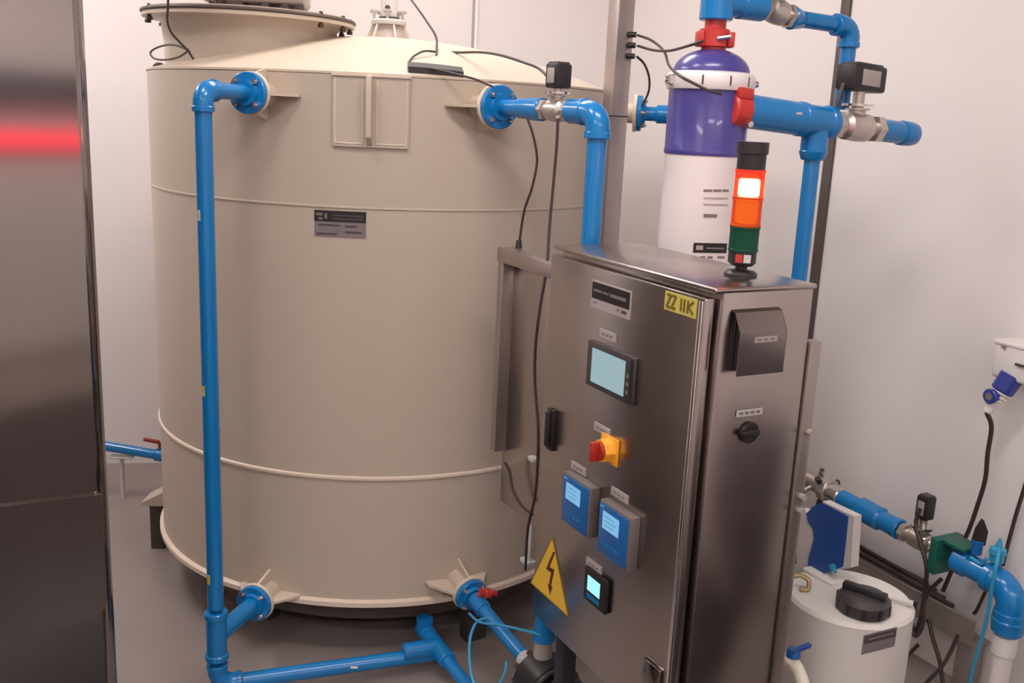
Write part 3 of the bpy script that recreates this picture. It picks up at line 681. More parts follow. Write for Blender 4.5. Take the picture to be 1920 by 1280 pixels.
# ------------------------------------------------------------------ filter vessel
VC = V((0.462, 2.50, 0)); VR = 0.100
zv = lambda row, px=1322: ony(px, row, VC.y).z
t = thing('filter_vessel', 'filter vessel with white body, violet head and white clamp band', 'filter', VC)
zA, zB_, zC, zD = zv(287), zv(166), zv(140), zv(93)
b = B(); b.lathe(VC, Z, [(0, 0), (VR * .98, 0), (VR * .98, zA), (0, zA)], 64); body = obj('body', b, M['whiteplastic'], t)
b = B(); b.lathe(VC, Z, [(VR * .9, zA - .004), (VR, zA - .004), (VR * 1.012, zA), (VR * 1.012, zA + 0.008), (VR, zA + 0.01), (VR, zB_), (VR * .9, zB_)], 64); obj('head', b, M['purple'], t)
b = B(); b.lathe(VC, Z, [(VR * .6, zB_ - .004), (VR * 1.06, zB_ - 0.004), (VR * 1.10, zB_ + 0.006), (VR * 1.10, zC - 0.008), (VR * 1.04, zC + 0.002), (VR * .94, zC + 0.006), (VR * .6, zC + .006)], 64); cl = obj('clamp_band', b, M['whiteplastic'], t)
for an in (-160, 15, -75, -45, -110):
    a_ = math.radians(an); d = V((math.cos(a_), math.sin(a_), 0)); q = VC + d * (VR * 1.09) + Z * ((zB_ + zC) / 2)
    b = B(); b.cyl(q - Z * 0.012, q + Z * 0.012, 0.014 if an in (-160, 15) else 0.0025, seg=16, ch=.002)
    if an in (-160, 15): b.cyl(q - d * .0, q + d * 0.020, 0.008, seg=12)
    obj('clamp_bolt', b, M['chrome'] if an in (-160, 15) else M['inkdim'], cl)
b = B(); dome = [(VR * .94, zC + 0.004)] + [(VR * .94 * math.cos(k / 8 * 1.25), zC + 0.004 + (zD - zC - .004) * math.sin(k / 8 * 1.25) / math.sin(1.25)) for k in range(1, 9)] + [(0, zD)]
b.lathe(VC, Z, dome, 64); obj('dome', b, M['purple'], t)
# printed marks on the body
def onves(px, py, r=VR * .98):
    d = ray(px, py); a = d.x ** 2 + d.y ** 2; bb = -2 * (d.x * VC.x + d.y * VC.y); cc = VC.x ** 2 + VC.y ** 2 - r * r
    return EYE + d * ((-bb - math.sqrt(bb * bb - 4 * a * cc)) / (2 * a))
def vprint(px0, px1, row, hgt, m, nm='lettering', lift=0.0006, parent=body, slope=0.02):
    n = max(2, int((px1 - px0) / 8)); b = B(); g = []
    for i in range(n + 1):
        px = px0 + (px1 - px0) * i / n; p = onves(px, row + slope * (px - px0)); nn = (V((p.x, p.y, 0)) - VC).normalized()
        hh = hgt * 2.45 / 1824
        g.append([b.bm.verts.new(p + nn * l_ + Z * s_ * hh / 2) for l_, s_ in ((lift, -1), (lift + .0006, -1), (lift + .0006, 1), (lift, 1))])
    for p, q in zip(g, g[1:]):
        for k in range(4): b.bm.faces.new([p[k], q[k], q[(k + 1) % 4], p[(k + 1) % 4]])
    b.bm.faces.new(g[0]); b.bm.faces.new(g[-1][::-1]); obj(nm, b, m, parent)
for x0, x1 in ((1319, 1335), (1337, 1352), (1354, 1366)): vprint(x0, x1, 357, 4, M['ink'])
for r_ in (371, 383): vprint(1319, 1364, r_, 2.5, M['label'])
vprint(1319, 1344, 404, 6, M['ink'])
vprint(1300, 1362, 464, 18, M['inkblack'], 'label')
vprint(1305, 1318, 464, 8, M['label'], lift=0.0016); vprint(1324, 1357, 465, 3, M['ink'], lift=0.0016)
for x0, x1 in ((1300, 1308), (1312, 1322), (1326, 1336), (1345, 1358)): vprint(x0, x1, 482, 4, M['ink'])
# top coupling (red) and blue square tee
zE, zF, zG, zH_ = zv(92), zv(56, 1335), zv(35, 1336), zv(-40, 1342)
t = thing('red_coupling', 'red grooved clamp coupling on top of the violet filter head', 'coupling', VC + Z * zE)
b = B(); b.lathe(VC, Z, [(0, zE - 0.006), (0.030, zE - 0.006), (0.030, zE + .004), (0.037, zE + .006), (0.037, zF), (0.030, zF + .003), (0.026, zF + .004), (0.026, zG), (0, zG)], 40); cpl = obj('sleeve', b, M['red'], t)
for sg in (-1, 1):
    q = VC + X * sg * 0.046 + Z * (zE + zF) / 2 if False else VC + V((sg * 0.037, -0.008, (zE + zF) / 2))
    b = B(); b.box(q, (0.018, 0.040, (zF - zE) * .8), bev=0.004); obj('bolt_pad', b, M['red'], cpl)
b = B(); q = VC + V((0.010, -0.038, (zE + zF) / 2)); b.cyl(q - X * 0.01, q + V((0.022, 0, 0.006)), 0.006, seg=10); obj('bolt', b, M['chrome'], cpl)
VS = W                                            # the two header pipes run towards the right wall
V2 = V((0.853, 2.69, 0))
t = thing('top_header', 'blue pipework crossing from the filter top to the tall thin pipe', 'pipe', VC + Z * zG)
b = B(); b.cyl(VC + Z * (zG - 0.004), VC + Z * (zH_), 0.041, seg=40, ch=.003); tee = obj('tee', b, M['pipe'], t)
HZ = ony(1385, 10, 2.53).z
def onV(px, py):                                   # on the vertical plane through the vessel along W
    return onpl(px, py, VC, U)
q0 = VC + Z * onV(1375, 6).z; q1 = onV(1390, 7); q2 = onV(1430, 12); q3 = onV(1488, 34); q4 = onV(1546, 48)
dH = (q2 - q1).normalized()
b = B(); b.cyl(q0, q1, 0.033, seg=32); obj('branch', b, M['pipe'], tee)
part_cyl('coupling', q1 - dH * .01, q2, 0.037, M['pipe'], t, ch=.004)
part_cyl('reducer', q3 - (q4 - q3).normalized() * .01, q3 + (q4 - q3) * .3, 0.030, M['pipe'], t, r1=0.021, ch=.003)
EQ = V((V2.x, V2.y, q4.z + 0.004)); dh = (q3 - EQ).normalized(); dh = V((dh.x, dh.y, 0)).normalized()
part_cyl('pipe', q3 + (EQ - q3) * .15, EQ + dh * 0.04, 0.0205, M['pipe'], t)
elbow(EQ, dh, -Z, 0.0260, t, R=0.034)
VZ = ony(1532, 225, 2.69).z
part_cyl('pipe', V((V2.x, V2.y, VZ + 0.03)), EQ - Z * .05, 0.0205, M['pipe'], t)
sticker(V((V2.x - .004, V2.y - 0.0212, ony(1543, 150, 2.66).z)), V((-.1, -1, 0)), 0.009, 0.034, t, M['yellowlabel'])
b = B(); d = (q3 - q2).normalized()
ball_valve(q2 + d * .002, q3 - d * .012, 0.030, 'metal valve near the top edge, between the filter top and the tall pipe', act=(0.08, 0.06, 0.06), gap=0.03)

# lower header: red coupling - big pipe - tee - valve - cap
def onV(px, py): return onpl(px, py, VC + U * 0.075, U)
r0 = onV(1352, 203)
r1 = onV(1392, 207); r2 = onV(1560, 232); r3 = onV(1646, 243); r4 = onV(1718, 253)
hd_ = (r2 - r1).normalized()
t = thing('red_coupling', 'red grooved clamp coupling on the right side of the filter head', 'coupling', r1)
b = B(); b.cyl(V((VC.x, VC.y, r1.z + .01)) + U * 0.02, r1 - hd_ * 0.02, 0.034, seg=32); b.cyl(r1 - hd_ * 0.050, r1 + hd_ * 0.004, 0.045, seg=32, ch=.006); cpl = obj('sleeve', b, M['red'], t)
for sg in (-1, 1):
    q = r1 - hd_ * 0.024 + (Z * 0.8 + U * 0.6) * sg * 0.047
    b = B(); b.box(q, (0.046, 0.026, 0.026), (hd_, U, Z), 0.005); obj('bolt_pad', b, M['red'], cpl)
q = r1 - hd_ * 0.02 - Z * 0.030 + U * 0.046; b = B(); b.cyl(q, q + U * 0.014 - Z * .004, 0.008, seg=8); obj('bolt', b, M['chrome'], cpl)
t = thing('large_header', 'thick blue pipe and tee running right from the filter head', 'pipe', r1)
part_cyl('pipe', r1 - hd_ * 0.002, r1 + (r2 - r1) * .62, 0.0415, M['pipe'], t, ch=.004)
tm = r1 + (r2 - r1) * .82
b = B(); b.cyl(r1 + (r2 - r1) * .56, r2, 0.040, seg=36, ch=.003); b.cyl(tm, V((tm.x, tm.y, tm.z - 0.075)), 0.034, seg=32); tee = obj('tee', b, M['pipe'], t)
for f in (0.60, 0.90):
    b = B(); q = r1 + (r2 - r1) * f; b.cyl(q, q + hd_ * 0.022, 0.0435, seg=36, ch=.004); obj('collar', b, M['pipe'], tee)
b = B(); b.cyl(V((tm.x, tm.y, tm.z - 0.072)), V((tm.x, tm.y, tm.z - 0.098)), 0.0365, 0.031, seg=32, ch=.004); obj('collar', b, M['pipe'], tee)
sticker(onV(1477, 212) + U * 0.041, U, 0.018, 0.006, t, M['lightgrey'])
t = thing('riser_pipe', 'long thin blue riser pipe dropping from the thick pipe to behind the cabinet', 'pipe', V2)
part_cyl('pipe', V((tm.x, tm.y, 0.0)), V((tm.x, tm.y, tm.z - 0.095)), 0.0205, M['pipe'], t)
print('tm', tm, 'V2', V2)
ld = (r4 - r3).normalized()
t = thing('pipe_stub', 'short blue capped pipe stub at the far right of the thick pipe', 'pipe', r3)
part_cyl('reducer', r3 + ld * 0.0, r3 + (r4 - r3) * .65, 0.030, M['pipe'], t, ch=.003)
b = B(); q = r3 + (r4 - r3) * .55; L_ = (r4 - q).length
b.lathe(q, ld, [(0, 0), (0.031, 0), (0.033, 0.004), (0.033, L_ * .55), (0.030, L_ * .8), (0.020, L_ * .96), (0, L_)], 36); obj('end_cap', b, M['pipe'], t)
t, hx = ball_valve(r2, r3, 0.036, 'metal valve with wide black actuator box in front of the grey wall joint', act=(0.115, 0.07, 0.066), gap=0.045)
PA = hx + (-hd_ * 0.058) - Z * 0.02
b = B(); b.tube([PA, PA - Z * 0.04 - hd_ * 0.012, PA - Z * 0.09 - hd_ * 0.025, PA - Z * .12 - hd_ * 0.05], 0.006, 8); tag(obj('valve_cable', b, M['cable']), 'short black cable dropping from the wide actuator box', 'cable')

# side pipe from the tank, behind the post
t = thing('side_pipe', 'blue flanged pipe from the far side of the tank, seen between post and filter', 'pipe', NRR)
bflange(NRR, D4, t, nb=6, ro=0)
part_cyl('pipe', NRR + D4 * .02, NRR + D4 * 0.17, 0.024, M['pipe'], t)
part_cyl('coupling', NRR + D4 * .06, NRR + D4 * 0.13, 0.031, M['pipe'], t, ch=.008)
e_ = NRR + D4 * 0.21; elbow(e_, -D4, -Z, 0.03, t)
part_cyl('pipe', V((e_.x, e_.y, 0)), e_ - Z * 0.04, 0.025, M['pipe'], t)

# pipe low behind the left cabinet
a_ = ony(198, 836, 4.0); c_ = ony(306, 854, 4.0)
t = thing('low_pipe', 'short blue pipe low behind the tank with a red lever', 'pipe', (a_ + c_) / 2)
dd = (c_ - a_).normalized()
part_cyl('pipe', a_ - dd * 0.25, c_, 0.021, M['pipe'], t); part_cyl('collar', c_ - dd * 0.035, c_ + dd * .09, 0.027, M['pipe'], t, ch=.003)
part_cyl('pipe', c_, c_ + V((0.15, -0.1, 0)), 0.021, M['beige'], t)
lv = ony(270, 823, 4.0); lv2 = ony(299, 829, 4.0)
b = B(); b.box((lv + lv2) / 2, ((lv2 - lv).length, 0.02, 0.012), ((lv2 - lv).normalized(), Y, Z), 0.002); b.cyl(lv2, V((lv2.x, lv2.y, c_.z)), 0.006, seg=8); obj('lever', b, M['darkred'], t)
b = B(); q = ony(228, 856, 4.0); b.box(q, (0.10, 0.04, 0.008), bev=.001); b.cyl(q - Z * q.z, q, 0.010, seg=8); obj('support', b, M['lightgrey'], t)

# ------------------------------------------------------------------ things on the tank roof
bz = MZ + 0.013
q = ony(481, 20, 3.21); 
t = thing('motor_box', 'grey box on dark feet standing on the manway lid', 'box', (q.x, q.y, bz))
BX = V((q.x, q.y, 0)); bxd = V((1, 0.10, 0)).normalized(); bxn = Z.cross(bxd)
b = B(); b.box(BX + Z * (bz + 0.018 + 0.09), (0.315, 0.20, 0.18), (bxd, bxn, Z), 0.012, 3); obj('box_body', b, M['motorgrey'], t)
b = B(); b.box(BX - bxd * 0.115 - bxn * 0.1 + Z * (bz + 0.10), (0.006, 0.006, 0.17), (bxd, bxn, Z), .001); obj('seam', b, M['beige'], t)
for f in (-0.115, -0.05, 0.04, 0.10, 0.145):
    b = B(); b.box(BX + bxd * f - bxn * 0.085 + Z * (bz + 0.010), (0.024 if f != -.05 else .05, 0.02, 0.020), (bxd, bxn, Z), .003); obj('foot', b, M['gasket'], t)
    b = B(); b.box(BX + bxd * f + bxn * 0.085 + Z * (bz + 0.008), (0.024, 0.02, 0.016), (bxd, bxn, Z), .003); obj('foot', b, M['gasket'], t)
# level sensor
SC = V((-0.487, 3.60, 0)); sz0 = roofz((SC - TC).length) - 0.004
zl = lambda row: ony(723, row, 3.6).z
st = sz0 + 0.052
t = thing('level_sensor', 'level sensor on a smoky ribbed cone in the middle of the tank roof', 'sensor', SC + Z * sz0)
b = B(); b.lathe(SC, Z, [(0, sz0), (0.076, sz0), (0.058, sz0 + .03), (0.052, st), (0, st)], 24); cone = obj('cone', b, M['clear'], t)
for k in range(6):
    a_ = math.radians(-62 + k * 60); d = V((math.cos(a_), math.sin(a_), 0))
    b = B(); b.prism([SC + d * 0.045 + Z * sz0, SC + d * 0.082 + Z * sz0, SC + d * 0.059 + Z * st, SC + d * .045 + Z * st], d.cross(Z) * 0.006); obj('rib', b, M['beige'], cone)
b = B(); b.lathe(SC, Z, [(0, st), (0.060, st), (0.062, st + .004), (0.062, st + 0.014), (0.056, st + 0.018), (0, st + 0.018)], 32); obj('ring', b, M['lightgrey'], t)
for k in range(5):
    a_ = math.radians(-160 + k * 72); q = SC + V((math.cos(a_) * .052, math.sin(a_) * .052, st + 0.018))
    b = B(); b.cyl(q, q + Z * 0.03, 0.005, seg=8); b.box(q + Z * 0.026, (0.03, 0.008, 0.012), bev=.003); obj('wing_nut', b, M['greyplastic'], t)
b = B(); b.cyl(SC + Z * (st + .016), SC + Z * (st + .024), 0.034, seg=24); b.cyl(SC + Z * (st + .024), SC + Z * (st + .12), 0.030, seg=24, ch=.004); sb = obj('sensor_body', b, M['lightgrey'], t)
b = B(); b.cyl(SC + Z * (st + .017), SC + Z * (st + .026), 0.036, seg=24); obj('seal', b, M['gasket'], sb)
q = SC + V((0.0, -0.03, st + .055)); b = B(); b.cyl(q, q - Y * 0.012, 0.009, seg=12); obj('screw', b, M['gasket'], sb)
# flat black strip on the rim
def roofpt(px, py, y, lift=0.0):
    p = ony(px, py, y); return p
s0 = ony(765, 126, 2.835); s1 = ony(868, 129, 2.865)
s0.z = ZT + .012; s1.z = ZT + .012; s0 = onz(766, 125, ZT + 0.03) if False else s0
sd_ = (s1 - s0).normalized(); sn = Z.cross(sd_)
b = B(); n = 10; g = []
for i in range(n + 1):
    f = i / n; p = s0 + (s1 - s0) * f; p = V((p.x, p.y, 0)); rr = (p - TC).length; zc = roofz(rr) + 0.003
    g.append([b.bm.verts.new(p + sn * o_ + Z * (roofz(((p + sn * o_) - TC).length) + h_)) for o_, h_ in ((-0.02, 0.0), (-0.02, 0.020), (0.02, 0.020), (0.02, 0.0))])
for p, q in zip(g, g[1:]):
    for k in range(4): b.bm.faces.new([p[k], q[k], q[(k + 1) % 4], p[(k + 1) % 4]])
b.bm.faces.new(g[0]); b.bm.faces.new(g[-1][::-1])
tag(obj('rubber_strip', b, M['black']), 'flat black strip lying near the front edge of the tank roof', 'strip')
# round black bung at the left rim
q = ony(298, 112, 3.45); b = B(); zr = roofz(min(.79, (V((q.x, q.y, 0)) - TC).length)); b.lathe(V((q.x, q.y, 0)), Z, [(0, zr - .003), (0.022, zr - .003), (0.02, zr + 0.012), (0.01, zr + 0.02), (0, zr + 0.021)], 20)
tag(obj('black_bung', b, M['black']), 'small round black bung at the left edge of the tank roof', 'plug')

# ------------------------------------------------------------------ cables
def cable(nm, pts, r, label, m=None, cat='cable', group=None):
    P = []
    for p in pts:
        if isinstance(p, Vector): P.append(p)
        elif p[2] > 0.5: P.append(ony(p[0], p[1], p[2]))       # pixel and depth of the point
        else: P.append(wall(p[0], p[1], p[2]))                 # pixel and distance from the right wall
    b = B(); b.tube(P, r, 10, n=8); return tag(obj(nm, b, m or M['cable']), label, cat, group)
cable('looped_cable', [(316, -40, 2.95), (315, 10, 2.96), (314, 40, 2.97), (322, 62, 2.98), (338, 80, 3.0), (352, 95, 3.0), (363, 111, 3.0)], 0.0035, 'dark cable hanging down past the left end of the manway flange')
cable('looped_cable', [(356, 97, 3.02), (340, 88, 3.06), (318, 84, 3.12), (295, 89, 3.18), (282, 99, 3.2), (290, 110, 3.16), (312, 112, 3.1), (335, 107, 3.05), (350, 97, 3.02), (353, 91, 3.02)], 0.003, 'loop of dark cable lying at the left edge of the tank roof')
cable('sensor_cable', [(755, -20, 3.5), (775, 5, 3.45), (800, 40, 3.35), (817, 68, 3.2), (819, 90, 3.1), (817, 118, 3.0)], 0.0035, 'dark cable arching down from above to the black roof strip')
cable('sensor_cable', [(764, 74, 3.5), (800, 81, 3.4), (825, 90, 3.3), (850, 98, 3.15), (900, 98, 3.0), (940, 104, 2.85), (985, 118, 2.72), (1010, 128, 2.65), (1028, 146, 2.6), (1034, 160, 2.58)], 0.0038, 'long dark cable sagging from the level sensor to the small actuator')
cable('sensor_cable', [(816, 97, 3.05), (795, 96, 3.0), (775, 106, 2.96), (766, 120, 2.90), (775, 127, 2.86), (810, 129, 2.82), (850, 138, 2.79), (890, 148, 2.765), (925, 163, 2.76)], 0.0032, 'thin dark cable curling over the tank rim to the blue flange')
cable('panel_cable', [(989, 222, 2.60), (1000, 255, 2.60), (1007, 300, 2.61), (998, 350, 2.62), (983, 395, 2.64), (974, 452, 2.66)], 0.0035, 'dark cable dropping from the blue pipe into the backing panel top')
g0 = ony(973, 457, 2.66)
b = B(); b.cyl(g0 - Z * .012, g0 + Z * 0.010, 0.010, 0.007, seg=12); tag(obj('cable_gland', b, M['black']), 'black cable gland on top of the grey backing panel', 'gland')
cable('panel_cable', [(1046, 222, 2.50), (1044, 270, 2.5), (1038, 340, 2.5), (1030, 430, 2.49), (1025, 500, 2.46), (1012, 580, 2.45), (1004, 650, 2.46), (1003, 720, 2.46), (1009, 800, 2.42), (1008, 870, 2.42), (1003, 930, 2.42), (990, 990, 2.44), (985, 1068, 2.5)], 0.004, 'dark cable running down the left side of the control cabinet')
cable('panel_cable', [(947, 866, 2.60), (956, 885, 2.59), (961, 915, 2.57), (976, 945, 2.53), (998, 964, 2.44)], 0.0042, 'short dark cable from the lower weld of the tank to the cabinet')
cable('filter_cable', [(1196, 66, 2.93), (1222, 76, 2.85), (1245, 96, 2.75), (1254, 122, 2.60), (1272, 140, 2.40), (1300, 156, 2.35), (1330, 170, 2.33), (1352, 176, 2.34)], 0.0035, 'dark cable from the post across the white clamp band')
cable('filter_cable', [(1196, 86, 2.93), (1225, 94, 2.8), (1255, 95, 2.65), (1290, 86, 2.5), (1318, 77, 2.46)], 0.0035, 'dark cable from the post to the red coupling on the filter top')
cable('filter_cable', [(1194, 106, 2.93), (1208, 120, 2.95), (1217, 145, 3.05), (1216, 172, 3.15), (1204, 198, 3.28)], 0.0035, 'dark cable curving down from the post to the side pipe')
cable('air_tube', [(915, 1158, 2.62), (895, 1165, 2.60), (883, 1190, 2.56), (880, 1225, 2.50), (884, 1265, 2.42), (900, 1300, 2.36), (930, 1290, 2.38), (946, 1262, 2.46), (950, 1240, 2.50)], 0.0042, 'thin pale blue tube looping below the slanting outlet pipe', M['tubeblue'], 'tube')
cable('air_tube', [(880, 1150, 2.66), (900, 1166, 2.58), (940, 1172, 2.52), (985, 1182, 2.45), (1015, 1190, 2.42)], 0.0038, 'thin pale blue tube crossing the outlet pipe towards the pump', M['tubeblue'], 'tube')

# ------------------------------------------------------------------ left steel machine
K = V((-0.865, 2.0, 0))
t = thing('steel_cabinet', 'tall stainless steel cabinet with rounded edge at the left', 'cabinet', K - W * .6)
def rbox(nm, z0, z1, inset, r, m_, parent, depth=0.7, wid=1.25):
    P = []; c = K - W * (r + inset) - U * (r + inset)
    for k in range(9):
        a_ = math.pi / 2 * k / 8; P.append(c + W * r * math.cos(a_) + U * r * math.sin(a_))
    P = [K - W * inset - U * depth] + P + [K - W * wid - U * inset, K - W * wid - U * depth]
    b = B(); b.prism([p + Z * z0 for p in P], Z * (z1 - z0)); return obj(nm, b, m_, parent, ang=30)
z910 = ony(190, 912, 2.0).z; z1150 = ony(205, 1152, 2.0).z
rbox('body', 0.12, 2.75, 0.004, 0.03, M['mirrorsteel'], t)
# door panels with rounded lower corners, proud of the body
def panel(nm, z0, z1, rc, inner):
    b = B(); a1_ = -inner; P = []
    for k in range(7):
        a_ = math.pi / 2 * k / 6; P.append((a1_ - rc + rc * math.sin(a_), z0 + rc - rc * math.cos(a_)))
    P = [(-1.22, z0)] + P + [(a1_, z1), (-1.22, z1)]
    b.prism([K + W * a + Z * z_ - U * 0.003 for a, z_ in P], U * 0.009); return obj(nm, b, M['mirrorsteel'], t, ang=25)
panel('door', z910, 2.70, 0.05, 0.026); panel('lower_panel', z1150, z910 - 0.012, 0.05, 0.020)
for a in (0.08, 1.1):
    b = B(); b.cyl(K - W * a - U * 0.08, K - W * a - U * 0.08 + Z * 0.13, 0.022, seg=16); obj('leg', b, M['darkgrey'], t)

# ------------------------------------------------------------------ drum with dosing pump
DC = V((0.858, 2.2, 0)); DR = 0.150; DZ = 0.598
t = thing('chemical_drum', 'white plastic drum with black screw cap and grey label', 'drum', DC)
b = B(); b.lathe(DC, Z, [(0, 0), (DR - .01, 0), (DR, 0.012), (DR, DZ - 0.022), (DR + .001, DZ - .012), (DR - 0.006, DZ - 0.003), (DR - .02, DZ), (0, DZ + 0.004)], 72); obj('drum_body', b, M['drum'], t)
cc_ = onz(1617, 1142, DZ + .002)
b = B(); b.lathe(V((cc_.x, cc_.y, 0)), Z, [(0, DZ), (0.058, DZ), (0.062, DZ + .006), (0.062, DZ + 0.030), (0.052, DZ + 0.042), (0, DZ + 0.045)], 40); cap = obj('screw_cap', b, M['darkgrey'], t)
for k in range(20):
    a_ = 2 * math.pi * k / 20; q = V((cc_.x, cc_.y, DZ + .018)) + V((math.cos(a_), math.sin(a_), 0)) * 0.062
    if k % 2 == 0:
        b = B(); b.box(q, (0.004, 0.008, 0.026), (V((math.cos(a_), math.sin(a_), 0)), V((-math.sin(a_), math.cos(a_), 0)), Z), .001); obj('grip', b, M['black'], cap)
gd = (onz(1660, 1128, DZ + .05) - onz(1584, 1102, DZ + .05)).normalized()
b = B(); b.box(V((cc_.x, cc_.y, DZ + .050)), (0.104, 0.022, 0.018), (gd, Z.cross(gd), Z), .004); obj('cap_handle', b, M['black'], cap)
l0 = onpl(1617, 1190, DC - V((0, .15, 0)), Y)
def ondrum(px, py, r=DR):
    d = ray(px, py); a = d.x ** 2 + d.y ** 2; bb = -2 * (d.x * DC.x + d.y * DC.y); c2 = DC.x ** 2 + DC.y ** 2 - r * r
    return EYE + d * ((-bb - math.sqrt(max(0, bb * bb - 4 * a * c2))) / (2 * a))
def dprint(px0, r0_, px1, r1_, h0, h1, m_, nm='lettering', lift=0.0006, parent=None):
    b = B(); g = []; n = 8
    for i in range(n + 1):
        f = i / n; p = ondrum(px0 + (px1 - px0) * f, r0_ + (r1_ - r0_) * f); nn = (V((p.x, p.y, 0)) - DC).normalized()
        g.append([b.bm.verts.new(p + nn * l_ + Z * s_) for l_, s_ in ((lift, h0), (lift + .0006, h0), (lift + .0006, h1), (lift, h1))])
    for p, q in zip(g, g[1:]):
        for k in range(4): b.bm.faces.new([p[k], q[k], q[(k + 1) % 4], p[(k + 1) % 4]])
    b.bm.faces.new(g[0]); b.bm.faces.new(g[-1][::-1]); return obj(nm, b, m_, parent or t)
lb = dprint(1617, 1208, 1679, 1192, -0.026, 0.024, M['labelgrey'], 'label')
dprint(1619, 1208, 1678, 1193, 0.001, 0.021, M['inkdim'], lift=.0014, parent=lb); dprint(1626, 1206, 1672, 1194, 0.009, 0.013, M['ink'], lift=.0022, parent=lb)
dprint(1626, 1207, 1655, 1199, -0.010, -0.006, M['ink'], lift=.0014, parent=lb); dprint(1640, 1203, 1672, 1194, -0.018, -0.014, M['ink'], lift=.0014, parent=lb)
b = B(); b.tube([onz(1656, 1118, DZ + .012), onz(1680, 1124, DZ + .012), onz(1708, 1131, DZ + .010)], 0.0045, 8); b.cyl(onz(1700, 1129, DZ + .01), onz(1712, 1132, DZ + .01), 0.008, seg=10)
obj('suction_rod', b, M['lightgrey'], t)
# tap in front of the drum
tp = ony(1488, 1222, 2.02)
t = thing('drum_tap', 'cream plastic tap with blue lever beside the white drum', 'tap', tp - Z * .1)
b = B(); b.tube([ony(1470, 1232, 2.04), ony(1484, 1240, 2.03), ony(1496, 1256, 2.02), ony(1506, 1285, 2.0), ony(1512, 1320, 2.0)], 0.016, 16); b.cyl(ony(1478, 1240, 2.02), tp - Z * .01, 0.014, seg=16); obj('spout', b, M['cream'], t)
b = B(); b.cyl(tp - Z * 0.012, tp + Z * 0.008, 0.017, 0.014, seg=18, ch=.002); lh = obj('lever_hub', b, M['ctlblue'], t)
la, lb_ = ony(1484, 1222, 2.01), ony(1519, 1208, 2.03)
b = B(); b.box((la + lb_) / 2, ((lb_ - la).length, 0.014, 0.009), ((lb_ - la).normalized(), (lb_ - la).normalized().cross(Z).normalized(), Z), .003); obj('lever', b, M['pumpblue'], t)
# dosing pump on the drum
DX = (U, W, Z)
PPT = onz(1545, 1078, DZ + 0.006)
def pp(px, py, off=0.0): return onpl(px, py, PPT + W * off, W)
t = thing('dosing_pump', 'blue and grey dosing pump standing on the white drum', 'pump', pp(1545, 1082) )
prof = [(1512, 962), (1526, 948), (1541, 942), (1590, 968), (1586, 1010), (1580, 1062), (1522, 1082), (1512, 1078), (1516, 1045), (1526, 1010), (1524, 992), (1514, 976)]
b = B(); b.prism([pp(*q) for q in prof], W * 0.030); obj('cover', b, M['pumpblue'], t)
b = B(); P = [pp(*q) for q in [(1541, 940), (1600, 968), (1594, 1064), (1575, 1068), (1580, 1062), (1586, 1010), (1590, 970), (1541, 946)]]
b.prism([p + W * .002 for p in P], W * 0.026); obj('back_housing', b, M['lightgrey'], t)
b = B(); P = [pp(*q) for q in [(1495, 955), (1512, 962), (1514, 976), (1524, 992), (1526, 1010), (1516, 1045), (1508, 1078), (1490, 1085)]]
b.prism([p + W * .004 for p in P], W * 0.03); obj('side_housing', b, M['lightgrey'], t)
hp0 = pp(1497, 1020, .03)
b = B(); b.cyl(hp0, hp0 - U * 0.035, 0.030, seg=24, ch=.003); obj('pump_head', b, M['whiteplastic'], t)
b = B(); b.cyl(pp(1500, 1050, .03), pp(1500, 1050, .03) - U * 0.02, 0.014, seg=12); obj('valve_nut', b, M['inkblack'], t)
b = B(); P = [pp(*q) for q in [(1515, 1082), (1580, 1066), (1582, 1085), (1515, 1105)]]; base = pp(1550, 1082); 
cz = (pp(1550, 1080).z + DZ) / 2
b.box(V((PPT.x, PPT.y, DZ + 0.005)) + W * 0.020, (0.10, 0.09, 0.010), DX, .003); obj('plinth', b, M['drum'], t)
b = B(); q = pp(1561, 1063, -.004); b.cyl(q + W * .006, q - W * 0.004, 0.008, seg=12); b.cyl(q, q + U * .016 - Z * .006 - W * .004, 0.004, seg=8); obj('dial', b, M['tubeblue'], t)
b = B(); a_ = onz(1492, 1078, DZ + .05)
b.tube([onz(1488, 1080, DZ + .03), onz(1500, 1078, DZ + .034), onz(1516, 1088, DZ + .024), onz(1514, 1105, DZ + .006), onz(1500, 1104, DZ + .006)], 0.006, 8); tag(obj('hose_hook', b, M['brass']), 'brass coloured hose hook at the left edge of the drum top', 'hook')

# ------------------------------------------------------------------ wall pipework, right
OFF = 0.15
w0, w1, w2, w3, w4, w5 = wall(1576, 932, OFF), wall(1612, 952, OFF), wall(1660, 978, OFF), wall(1692, 995, OFF), wall(1762, 1030, OFF), wall(1790, 1045, OFF)
t = thing('wall_pipe', 'blue stepped pipe along the right wall between pump and small valve', 'pipe', w1)
part_cyl('pipe', w0, w2, 0.029, M['pipe'], t, ch=.003)
part_cyl('coupling', w1 - (w2 - w1) * .05, w2 - (w2 - w1) * .1, 0.039, M['pipe'], t, ch=.010)
part_cyl('reducer', w2 - (w2 - w1) * .15, w3 - (w3 - w2) * .1, 0.030, M['pipe'], t, r1=0.034, ch=.004)
